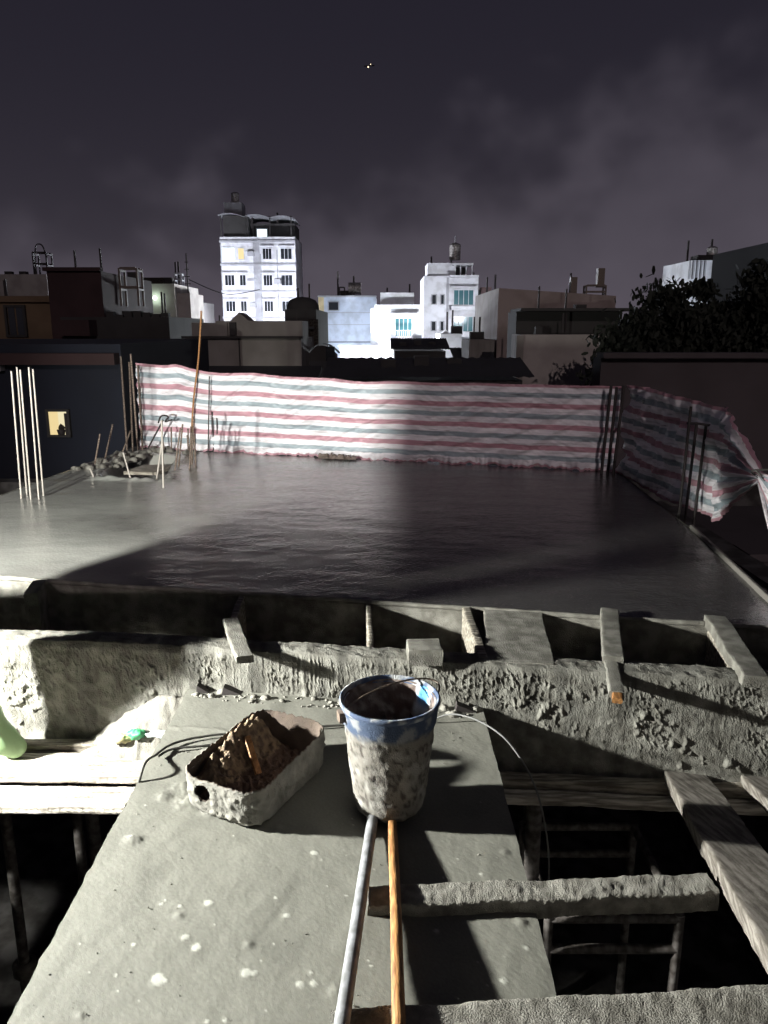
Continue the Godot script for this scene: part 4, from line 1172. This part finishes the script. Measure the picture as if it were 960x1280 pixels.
func timbers() -> void:
	var o := part("joist", crusted_timber(Vector3(-0.04, PY + 0.0, -1.605), Vector3(0.805, PY + 0.022, -1.62), 0.075, 0.055), M.crust_grey)
	tag(o, "mortar crusted joist crossing the panel, farther of the two", "joist")
	o = part("joist", crusted_timber(Vector3(-0.10, PY + 0.022, -1.215), Vector3(1.25, PY + 0.03, -1.29), 0.10, 0.06), M.crust_grey)
	tag(o, "mortar crusted joist at the bottom of the picture, nearer of the two", "joist")
	# bearers under the panel, seen beside it
	for z in [-2.35, -1.0]:
		o = part("bearer", timber(Vector3(-0.70, PY - 0.072, z), Vector3(0.33, PY - 0.072, z), 0.06, 0.09), M.old_board)
		tag(o, "square timber bearer under the panel, " + ("far one" if z < -2 else "near one"), "bearer")
	# ledgers left
	for q in [["pale plank along the foot of the form under the green boot", Vector3(-3.4, -0.435, -2.66), Vector3(-0.66, -0.435, -2.625), 0.16, 0.035],
			["pale plank nearest the dark gap at left", Vector3(-3.4, -0.475, -2.515), Vector3(-0.64, -0.475, -2.48), 0.125, 0.035],
			["thin grey batten behind the pale planks at left", Vector3(-3.4, -0.425, -2.80), Vector3(-0.70, -0.425, -2.755), 0.05, 0.05]]:
		o = part("plank", timber(q[1], q[2], q[3], q[4], 0.005, 110), M.pale_board if q[0].begins_with("pale") else M.old_board)
		tag(o, q[0], "plank")
	for q in [["mortar stained ledger against the form at right, the upper one", Vector3(0.30, -0.405, -2.52), Vector3(2.4, -0.42, -2.36), 0.055, 0.04],
			["worn pale ledger at right, the lower one", Vector3(0.30, -0.432, -2.462), Vector3(2.4, -0.45, -2.30), 0.05, 0.035]]:
		o = part("ledger", timber(q[1], q[2], q[3], q[4], 0.006, 90), M.old_board if q[3] > 0.052 else M.pale_board)
		tag(o, q[0], "ledger")
	o = part("ramp_plank", timber(Vector3(1.105, -0.41, -2.54), Vector3(0.75, 0.10, -0.93), 0.155, 0.045, 0.006, 80), M.worn_plank)
	tag(o, "long worn plank slanting from the ledgers towards the viewer at right", "plank")
	o = part("ramp_plank", timber(Vector3(1.385, -0.395, -2.48), Vector3(1.15, 0.02, -1.0), 0.20, 0.045, 0.006, 80), M.worn_plank)
	tag(o, "second slanting plank cut by the right edge", "plank")
	# deck under the lamp, out to the left
	for k in 5:
		o = part("deck_board", timber(Vector3(-3.7, -0.44, -2.26 + k * 0.42), Vector3(-1.47 + 0.08 * k, -0.44, -2.26 + k * 0.42), 0.41, 0.035, 0.004, 30), M.old_board)
		tag(o, "wide old board of the work deck, %s from the form" % NTH[k], "board", "boards of the work deck")

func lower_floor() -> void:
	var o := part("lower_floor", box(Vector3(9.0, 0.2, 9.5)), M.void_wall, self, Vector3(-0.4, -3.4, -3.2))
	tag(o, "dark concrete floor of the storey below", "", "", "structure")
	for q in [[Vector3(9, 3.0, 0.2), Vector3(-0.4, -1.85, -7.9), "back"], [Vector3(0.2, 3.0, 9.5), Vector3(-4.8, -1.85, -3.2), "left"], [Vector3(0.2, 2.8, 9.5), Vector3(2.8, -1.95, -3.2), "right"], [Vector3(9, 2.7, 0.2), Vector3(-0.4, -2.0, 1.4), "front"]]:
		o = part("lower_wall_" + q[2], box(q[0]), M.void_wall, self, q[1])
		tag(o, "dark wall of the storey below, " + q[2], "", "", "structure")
	var posts := [[-1.27, -2.95, 0.036], [-1.45, -3.2, 0.03], [-1.62, -2.9, 0.03], [-1.0, -3.6, 0.04], [0.58, -2.62, 0.04], [0.9, -4.2, 0.04], [0.2, -3.5, 0.04]]
	posts.sort_custom(func(a, b): return a[0] / -a[1] < b[0] / -b[1])
	for k in posts.size():
		var q = posts[k]
		var t := thing("steel_prop", "upright steel prop in the dark storey below, %s from the left" % NTH[k], "prop", Vector3(q[0], -3.3, q[1]), "props in the storey below")
		part("outer_tube", tube([Vector3(0, 0.01, 0), Vector3(0, 1.7, 0)], q[2]), M.prop_steel, t)
		part("inner_tube", tube([Vector3(0, 1.7, 0), Vector3(0, 2.83, 0)], q[2] * 0.8), M.prop_steel, t)
		part("collar", lathe([Vector2(q[2], 0), Vector2(q[2] * 1.7, 0.01), Vector2(q[2] * 1.7, 0.06), Vector2(q[2], 0.07)], 14), M.prop_steel, t, Vector3(0, 1.66, 0))
		part("base_plate", box(Vector3(0.14, 0.01, 0.14)), M.prop_steel, t, Vector3(0, 0.006, 0))
	var t := thing("scaffold_frame", "low steel scaffold frame seen through the gap below the joists", "scaffold", Vector3(0.95, -3.3, -3.0))
	for x in [-0.27, 0.27]:
		for z in [-0.3, 0.3]: part("leg", tube([Vector3(x, 0.01, z), Vector3(x, 2.15, z)], 0.021), M.prop_steel, t)
	for z in [-0.3, 0.3]:
		for y in [2.13, 1.98, 0.6]: part("rail", tube([Vector3(-0.27, y, z), Vector3(0.27, y, z)], 0.02), M.prop_steel, t)
	for x in [-0.27, 0.27]: part("rail", tube([Vector3(x, 2.13, -0.3), Vector3(x, 2.13, 0.3)], 0.02), M.prop_steel, t)

# ------------------------------------------------------------------ tools on the panel
func bucket() -> void:
	var c := Vector3(0.016, PY, -1.995)
	var t := thing("mortar_bucket", "mortar caked grey bucket with a blue rim and wire handle", "bucket", c)
	var H := 0.352
	var prof := []
	var n := 44
	for i in n + 1:
		var f := float(i) / n
		var r := lerpf(0.094, 0.136, pow(f, 0.75))
		if f < 0.07: r -= 0.022 * pow(1.0 - f / 0.07, 2.0)
		if f > 0.80: r += 0.004
		prof.append(Vector2(r, 0.004 + H * f))
	var outside := grid(160, n, func(u: float, v: float):
		var q: Vector2 = prof[int(round(v * n))]
		var a: float = TAU * u
		var d := Vector3(cos(a), 0, sin(a))
		var p := d * q.x + Vector3(0, q.y, 0)
		var s := maxf(n1.get_noise_3dv(p * 170.0), -0.15) * 0.006 + n2.get_noise_3dv(p * 420.0) * 0.002
		return p + d * s * (1.0 - 0.75 * smoothstep(0.74, 0.84, v)), false, func(_u: float, v: float, p: Vector3):
			var k: float = 0.8 * n1.get_noise_3dv(p * 300.0) + 0.6 * n2.get_noise_3dv(p * 620.0)
			var g := Color(0.2, 0.188, 0.168).lerp(Color(0.06, 0.05, 0.044), smoothstep(-0.05, 0.45, k))
			g = g.lerp(Color(0.28, 0.27, 0.25), smoothstep(0.1, 0.5, n3.get_noise_3dv(p * 160.0)))
			g = g.lerp(Color(0.12, 0.10, 0.09), 0.7 * smoothstep(0.12, 0.0, v))
			var blue := Color(0.045, 0.068, 0.125).lerp(Color(0.22, 0.23, 0.25), smoothstep(0.12, 0.4, n1.get_noise_3dv(p * 160.0 + Vector3(9, 4, 1))))
			return g.lerp(blue, smoothstep(0.77, 0.83, v + 0.05 * n2.get_noise_3dv(p * 120.0))))
	part("body", outside, M.crust_soft, t)
	part("bottom", lathe([Vector2(0.08, 0.004), Vector2(0.0005, 0.004)], 40), M.mortar, t)
	var rim := lathe([Vector2(0.128, H - 0.012), Vector2(0.1335, H - 0.004), Vector2(0.137, H + 0.006), Vector2(0.1425, H + 0.004), Vector2(0.1435, H - 0.004), Vector2(0.139, H - 0.012)], 96, 0.0, func(_u: float, _v: float, p: Vector3):
		return Color(0.06, 0.09, 0.16).lerp(Color(0.40, 0.41, 0.42), smoothstep(-0.05, 0.3, n1.get_noise_3dv(p * 140.0))))
	part("rim", rim, M.crust_soft, t)
	var inside := grid(120, 24, func(u: float, v: float):
		var a: float = TAU * u
		var q := Vector2(lerpf(0.131, 0.098, v), lerpf(H - 0.004, 0.17, v))
		var d := Vector3(cos(a), 0, sin(a))
		var p := d * q.x + Vector3(0, q.y, 0)
		return p - d * maxf(n1.get_noise_3dv(p * 170.0), 0.0) * 0.012, true, func(u: float, v: float, p: Vector3):
			var g := Color(0.10, 0.07, 0.062).lerp(Color(0.24, 0.2, 0.18), smoothstep(-0.2, 0.4, n2.get_noise_3dv(p * 200.0)))
			var clean := smoothstep(0.0, 0.02, 0.06 - absf(fposmod(u + 0.04, 1.0) - 0.0) if u > 0.5 else 0.06 - absf(u - 0.0))
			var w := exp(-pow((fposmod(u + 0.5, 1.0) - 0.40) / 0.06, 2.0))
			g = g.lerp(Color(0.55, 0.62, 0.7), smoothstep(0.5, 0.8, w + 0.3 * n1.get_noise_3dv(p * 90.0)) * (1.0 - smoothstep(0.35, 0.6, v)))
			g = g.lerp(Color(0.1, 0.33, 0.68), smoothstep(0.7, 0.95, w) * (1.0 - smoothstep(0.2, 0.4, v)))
			return g)
	part("inner_wall", inside, M.crust_soft, t)
	part("mortar", grid(40, 14, func(u: float, v: float):
		var a: float = TAU * u
		var r: float = 0.112 * v
		return Vector3(cos(a) * r, 0.225 + 0.05 * n1.get_noise_2d(cos(a) * r * 300.0, sin(a) * r * 300.0) + 0.02 * n2.get_noise_2d(cos(a) * r * 700.0, sin(a) * r * 700.0), sin(a) * r), true), M.dark_mortar, t)
	var hp := []
	for i in 25:
		var f := PI * i / 24.0
		hp.append(Vector3(0.143 * cos(f) , H - 0.02 + 0.028 * sin(f), 0.0).rotated(Vector3.UP, 0.35) + Vector3(0.06, 0, -0.10) * sin(f))
	part("handle", tube(hp, 0.0028), M.rust, t)
	for s in [-1, 1]:
		part("handle_lug", box(Vector3(0.012, 0.03, 0.028)), M.rust, t, Vector3(0.146 * s * cos(0.35), H - 0.03, -0.146 * s * sin(0.35))).rotation.y = 0.35

func jerrycan() -> void:
	var t := thing("cut_jerrycan", "grey plastic jerrycan cut open as a tray of brown mortar", "jerrycan tray", Vector3(-0.383, PY, -2.10))
	t.rotation.y = 1.1
	# local: long side 0.36 along x, short side 0.25 along z; walls lean outward a little
	var LX := 0.195
	var LZ := 0.135
	var rr := 0.062
	var outline := func(s: float, grow: float) -> Vector2:   # rounded rectangle, s in 0..1 by length
		var a: float = LX + grow
		var b: float = LZ + grow
		var r: float = rr + grow * 0.5
		var segs := [2 * (b - r), PI / 2 * r, 2 * (a - r), PI / 2 * r, 2 * (b - r), PI / 2 * r, 2 * (a - r), PI / 2 * r]
		var tot := 0.0
		for x in segs: tot += x
		var d := fposmod(s, 1.0) * tot
		for k in 8:
			if d <= segs[k] or k == 7:
				var side := k / 2
				var c: Vector2 = [Vector2(a - r, b - r), Vector2(-a + r, b - r), Vector2(-a + r, -b + r), Vector2(a - r, -b + r)][side]
				var ang := PI / 2 * side
				if k % 2 == 0:
					var st: Vector2 = [Vector2(a, -b + r), Vector2(a - r, b), Vector2(-a, b - r), Vector2(-a + r, -b)][side]
					return st + [Vector2(0, 1), Vector2(-1, 0), Vector2(0, -1), Vector2(1, 0)][side] * d
				return c + Vector2(cos(ang + d / r), sin(ang + d / r)) * r
			d -= segs[k]
		return Vector2.ZERO
	var holes := [[0.60, 0.66, 0.022, 0.026], [0.16, 0.80, 0.014, 0.016]]
	var v := PackedVector3Array()
	var col := PackedColorArray()
	var idx := PackedInt32Array()
	var nu := 240
	var nv := 30
	for layer in 2:
		for j in nv + 1:
			for i in nu + 1:
				var u := float(i) / nu
				var w := float(j) / nv
				var rimh := 0.13 + 0.008 * n1.get_noise_2d(cos(TAU * u) * 120.0, sin(TAU * u) * 120.0) + 0.012 * sin(TAU * u + 1.0)
				var g := -0.018 * pow(1.0 - minf(w / 0.25, 1.0), 2.0) + 0.006 * w - 0.003 * layer
				var q: Vector2 = outline.call(u, g)
				var p := Vector3(q.x, 0.003 + 0.003 * layer + w * rimh, q.y)
				if layer == 0:
					var dn := Vector3(q.x, 0, q.y * 1.6).normalized()
					p += dn * (maxf(n3.get_noise_3dv(p * 260.0), 0.0) * 0.010 + 0.004 * n2.get_noise_3dv(p * 480.0)) * (1.0 - smoothstep(0.75, 0.95, w) * 0.6)
				v.append(p)
				var k := 0.95 + 0.5 * n1.get_noise_3dv(p * 120.0)
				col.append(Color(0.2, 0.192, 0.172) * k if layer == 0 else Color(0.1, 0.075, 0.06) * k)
	var per := (nu + 1) * (nv + 1)
	for layer in 2:
		for j in nv:
			for i in nu:
				var u := (i + 0.5) / nu
				var w := (j + 0.5) / nv
				var open := false
				for h in holes:
					if pow((u - h[0]) / h[2], 2.0) + pow((w - h[1]) / (h[3] * 9.0), 2.0) < 1.0: open = true
				if open: continue
				var k := layer * per + j * (nu + 1) + i
				for x in [k, k + 1, k + nu + 2, k, k + nu + 2, k + nu + 1]: idx.append(x)
	for i in nu:   # the cut rim
		var k := nv * (nu + 1) + i
		for x in [k, k + 1, k + per + 1, k, k + per + 1, k + per]: idx.append(x)
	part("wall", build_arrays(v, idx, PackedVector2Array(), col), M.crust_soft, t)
	part("bottom", grid(20, 1, func(u: float, w: float):
		var q: Vector2 = outline.call(u, -0.018)
		return Vector3(q.x * w, 0.004, q.y * w)), M.mortar, t)
	var pile := grid(150, 110, func(u: float, w: float):
		var x := lerpf(-LX + 0.012, LX - 0.012, u)
		var z := lerpf(-LZ + 0.012, LZ - 0.012, w)
		var cx := clampf(absf(x) - (LX - rr), 0.0, rr)
		var cz := clampf(absf(z) - (LZ - rr), 0.0, rr)
		if Vector2(cx, cz).length() > rr - 0.012:   # keep inside the rounded corners
			var f := (rr - 0.012) / Vector2(cx, cz).length()
			x = signf(x) * (LX - rr + cx * f)
			z = signf(z) * (LZ - rr + cz * f)
		var crest: float = exp(-pow((z + LZ * 0.72) / 0.066, 2.0)) * (1.0 - smoothstep(0.55, 1.0, absf(x - 0.01) / LX))
		var h := 0.034 + 0.100 * crest * (0.7 + 0.5 * smoothstep(-0.12, 0.1, x)) * (1.0 + 0.25 * n1.get_noise_2d(x * 130.0, z * 130.0))
		h += 0.013 * n3.get_noise_2d(x * 300.0, z * 300.0) + 0.007 * n2.get_noise_2d(x * 620.0, z * 620.0)
		return Vector3(x, h, z), false, func(_u: float, _w: float, p: Vector3):
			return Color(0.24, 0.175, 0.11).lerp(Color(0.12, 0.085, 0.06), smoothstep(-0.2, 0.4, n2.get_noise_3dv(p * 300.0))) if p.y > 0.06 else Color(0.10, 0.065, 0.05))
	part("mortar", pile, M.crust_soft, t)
	var s := part("wood_sliver", timber(Vector3(-0.425, PY + 0.138, -2.16), Vector3(-0.38, PY + 0.055, -2.085), 0.022, 0.009, 0.002, 10), M.raw_wood)
	tag(s, "orange sliver of wood stuck in the mortar of the jerrycan", "wood sliver")

func poles() -> void:
	var a := Vector3(-0.028, PY + 0.02, -1.965)
	var b := Vector3(-0.083, -0.097, -1.18)
	var t := thing("metal_pole", "grey galvanised pipe handle lying towards the viewer beside the wooden one", "pipe", Vector3.ZERO)
	part("shaft", sweep(curve([a, a.lerp(b, 0.5), b, a.lerp(b, 1.75)], 20), ring(0.0155, 18), Vector3.UP), M.galvanised, t)
	part("end_cap", sweep([a + (a - b).normalized() * 0.012, a + (a - b).normalized() * 0.004, a + (b - a).normalized() * 0.045, a + (b - a).normalized() * 0.05], ring(0.0185, 18), Vector3.UP, 0.0, 1.0, [0.7, 0.95, 1.0, 0.95]), M.galvanised, t)
	a = Vector3(0.022, PY + 0.016, -1.905)
	b = Vector3(0.029, -0.099, -1.18)
	var o := part("wooden_handle", sweep(curve([a, a.lerp(b, 0.06), a.lerp(b, 0.5) + Vector3(0.002, 0, 0), b, a.lerp(b, 1.75)], 16), ring(0.0135, 18), Vector3.UP, 0.0012, 0.8, range(65).map(func(i): return clampf(0.72 + i * 0.045, 0.0, 1.0))), M.raw_wood)
	tag(o, "orange wooden tool handle lying beside the grey pipe", "wooden handle")

func cables() -> void:
	var y := PY + 0.012
	var t := thing("black_cable", "thin black cable running over the panel behind jerrycan and bucket", "cable", Vector3.ZERO)
	part("left_run", tube(curve([Vector3(-0.86, -1.0, -2.3), Vector3(-0.80, -0.42, -2.10), Vector3(-0.755, y + 0.01, -2.14), Vector3(-0.74, y + 0.006, -2.26), Vector3(-0.70, y, -2.34), Vector3(-0.6, y, -2.385), Vector3(-0.46, y, -2.41), Vector3(-0.2, y, -2.45), Vector3(0.0, y, -2.47), Vector3(0.17, y, -2.49)], 10), 0.0042), M.black_cable, t)
	part("second_strand", tube(curve([Vector3(-0.735, y, -2.255), Vector3(-0.70, y, -2.30), Vector3(-0.6, y, -2.32), Vector3(-0.46, y, -2.36)], 10), 0.004), M.black_cable, t)
	part("right_run", tube(curve([Vector3(0.17, y, -2.49), Vector3(0.24, y + 0.03, -2.48), Vector3(0.33, y + 0.035, -2.42), Vector3(0.42, y + 0.0, -2.34), Vector3(0.50, y - 0.12, -2.28), Vector3(0.545, y - 0.30, -2.25), Vector3(0.56, y - 0.5, -2.26), Vector3(0.555, y - 0.58, -2.4)], 10), 0.0032), M.grey_cable, t)

func litter() -> void:
	rng.seed = 44
	var bag := func(p: Vector3, r: Vector3, m: Material, called: String, label: String, cat: String):
		var o := part(called, grid(20, 12, func(u: float, v: float):
			var a: float = TAU * u
			var b: float = PI * v
			var q := Vector3(sin(b) * cos(a) * r.x, cos(b) * r.y, sin(b) * sin(a) * r.z)
			return q * (1.0 + 0.5 * n2.get_noise_3dv((q + p) * 500.0))), m, self, p)
		tag(o, label, cat)
	bag.call(Vector3(-0.955, -0.325, -2.69), Vector3(0.035, 0.02, 0.02), mat("green_film", Color(0.05, 0.3, 0.13), 0.4), "plastic_scrap", "crumpled green plastic scrap on the mortar heap", "scrap")
	bag.call(Vector3(-1.02, -0.345, -2.69), Vector3(0.045, 0.018, 0.02), mat("yellow_film", Color(0.5, 0.45, 0.25), 0.5), "paper_scrap", "crumpled yellowish paper scrap left of the green scrap", "scrap")
	bag.call(Vector3(-0.845, -0.315, -2.67), Vector3(0.06, 0.012, 0.022), mat("pale_film", Color(0.6, 0.68, 0.7), 0.4), "plastic_bag", "flattened pale blue plastic bag beside the panel's far left corner", "plastic bag")
	bag.call(Vector3(-0.785, -0.30, -2.66), Vector3(0.02, 0.022, 0.015), M.dark_bar, "stone_chip", "dark stone chip at the right end of the pale plastic bag", "stone")
	bag.call(Vector3(-0.745, -0.305, -2.655), Vector3(0.025, 0.025, 0.018), mat("brick_red", Color(0.42, 0.2, 0.17), 0.8), "brick_chip", "pinkish broken brick chip against the panel's edge", "brick chip")
	# black wedges stand in for the dark of the gaps at the form's foot
	for q in [[-0.70, -2.74, 0.05, "black wedge for a dark gap near the panel's far left corner"], [-0.585, -2.725, 0.075, "black wedge for a dark gap at the foot of the form left of the jerrycan"], [0.30, -2.585, 0.08, "black wedge for a dark gap at the foot of the form right of the bucket"]]:
		var pm := PrismMesh.new()
		pm.size = Vector3(q[2], 0.03, 0.035)
		pm.left_to_right = 0.1
		var o := part("dark_gap_wedge", pm, M.dark_bar, self, Vector3(q[0], PY + 0.016, q[1]))
		tag(o, q[3], "felt scrap")
	# pebbles on the panel's near left corner
	bag.call(Vector3(-0.735, PY + 0.008, -0.965), Vector3(0.012, 0.009, 0.010), M.dark_bar, "pebble", "dark pebble on the panel's near left edge", "pebble")

func worker() -> void:
	var t := thing("person", "crouching worker in green rubber boots at the form's left end", "person", Vector3(-1.85, -0.43, -2.72))
	var o := t.position
	var bones := [
		[Vector3(-1.82, 0.42, -2.74), Vector3(-1.86, 0.52, -2.80), 0.18, 0.18],
		[Vector3(-1.72, 0.38, -2.70), Vector3(-2.0, 0.40, -2.86), 0.135, 0.15],
		[Vector3(-1.84, 0.50, -2.78), Vector3(-1.86, 0.80, -2.92), 0.20, 0.20],
		[Vector3(-1.76, 0.72, -2.88), Vector3(-2.0, 0.72, -2.93), 0.16, 0.16],
		[Vector3(-1.76, 0.52, -2.78), Vector3(-1.98, 0.54, -2.89), 0.16, 0.17],
		[Vector3(-1.68, 0.86, -2.92), Vector3(-2.06, 0.86, -2.94), 0.085, 0.085],
		[Vector3(-1.72, 0.36, -2.70), Vector3(-1.53, 0.25, -2.56), 0.11, 0.08],
		[Vector3(-1.53, 0.25, -2.56), Vector3(-1.55, -0.06, -2.66), 0.08, 0.062],
		[Vector3(-1.98, 0.33, -2.80), Vector3(-2.24, 0.24, -2.66), 0.11, 0.08],
		[Vector3(-2.24, 0.24, -2.66), Vector3(-2.26, -0.12, -2.62), 0.08, 0.06],
		[Vector3(-1.66, 0.86, -2.92), Vector3(-1.50, 0.62, -2.60), 0.085, 0.07],
		[Vector3(-1.50, 0.62, -2.60), Vector3(-1.56, 0.38, -2.58), 0.066, 0.044],
		[Vector3(-2.08, 0.86, -2.95), Vector3(-2.11, 0.58, -3.0), 0.075, 0.06],
		[Vector3(-2.11, 0.58, -3.0), Vector3(-1.93, 0.46, -3.10), 0.058, 0.044]]
	var rel := func(list): return list.map(func(b): return [b[0] - o, b[1] - o, b[2], b[3]])
	part("body", flesh(rel.call(bones), 0.018, 0.06), M.work_cloth, t)
	var c := Vector3(-1.87, 1.13, -3.0)
	part("head", flesh(rel.call([[Vector3(-1.86, 0.93, -2.93), Vector3(-1.865, 1.04, -2.97), 0.055, 0.05], [c, c + Vector3(0.0, -0.02, -0.02), 0.092, 0.085], [c + Vector3(0, -0.07, -0.06), c + Vector3(0, -0.09, -0.05), 0.045, 0.04], [c + Vector3(0, -0.03, -0.10), c + Vector3(0, -0.05, -0.115), 0.012, 0.014],
		[c + Vector3(0.09, -0.02, 0), c + Vector3(0.09, -0.05, 0.005), 0.014, 0.012], [c + Vector3(-0.09, -0.02, 0), c + Vector3(-0.09, -0.05, 0.005), 0.014, 0.012]]), 0.009, 0.02), M.skin, t)
	part("hair", flesh(rel.call([[c + Vector3(0, 0.03, 0.02), c + Vector3(0, 0.0, 0.045), 0.085, 0.08]]), 0.012, 0.02), M.hair, t)
	for s in [[-1.56, 0.38, -2.58, -0.3], [-1.93, 0.46, -3.10, 0.25]]:
		var w := Vector3(s[0], s[1], s[2])
		var pd := Vector3(s[3] * 0.25, -0.5, -0.8 if s[2] < -3.0 else 0.35).normalized()
		var sd := pd.cross(Vector3.UP).normalized()
		var hb := [[w, w + pd * 0.085, 0.03, 0.034]]
		for k in 4:
			var r := w + pd * 0.085 + sd * (k - 1.5) * 0.018
			var len: float = [0.03, 0.035, 0.033, 0.026][k]
			var q := r + pd * len
			hb.append([r - pd * 0.03, q, 0.0105, 0.0095])
			hb.append([q, q + (pd * 0.4 + Vector3.DOWN).normalized() * len * 0.9, 0.0095, 0.008])
		hb.append([w + pd * 0.03 + sd * 0.028, w + pd * 0.075 + sd * 0.055, 0.013, 0.010])
		part("hand", flesh(rel.call(hb), 0.006, 0.012), M.skin, t)
	for s in [[Vector3(-1.555, -0.06, -2.66), Vector3(-1.53, -0.22, -2.66), Vector3(-1.465, -0.34, -2.675), Vector3(-1.425, -0.375, -2.68), Vector3(-1.56, -0.29, -2.665)], [Vector3(-2.26, -0.11, -2.62), Vector3(-2.25, -0.33, -2.62), Vector3(-2.2, -0.37, -2.56), Vector3(-2.17, -0.385, -2.5), Vector3(-2.27, -0.36, -2.65)]]:
		var b := part("boot", flesh(rel.call([[s[0] + Vector3(0.0, 0.16, 0), s[1], 0.075, 0.062], [s[1], s[2], 0.062, 0.05], [s[2], s[3], 0.048, 0.042], [s[1], s[4], 0.055, 0.045]]), 0.008, 0.03), M.green_rubber, t)
		b.set_meta("label", "pale green rubber boot")

func _ready() -> void:
	rng.seed = 1
	n1.seed = 1
	n1.frequency = 0.1
	n1.fractal_octaves = 3
	n2.seed = 2
	n2.frequency = 0.1
	n2.fractal_octaves = 3
	n3.seed = 3
	n3.frequency = 0.1
	n3.fractal_octaves = 2
	camera_and_sky()
	materials()
	var cg: StandardMaterial3D = M.mortar
	M.crust_grey = mat("crust_grey", Color(0.25, 0.24, 0.215), 0.88, cg.albedo_texture, 4.0, M.grain, 0.9)
	M.crust_soft = M.crust
	M.dark_mortar = mat("dark_mortar", Color(0.06, 0.045, 0.04), 0.7, cg.albedo_texture, 5.0, M.grain, 0.8)
	work_lamp()
	slab()
	beam_form()
	panel()
	grit()
	timbers()
	lower_floor()
	city()
	tree("dense dark tree crown behind the neighbour wall, left one with loose sprays", Vector3(6.0, -8, -15.5), 8.7, Vector3(1.5, 1.3, 1.1), 34000, 0.075, 7)
	tree("dense dark tree crown at right below the black house corner", Vector3(8.1, -8, -15), 9.2, Vector3(1.6, 1.35, 1.1), 34000, 0.075, 8)
	tarps()
	bars()
	bucket()
	jerrycan()
	poles()
	cables()
	litter()
	worker()
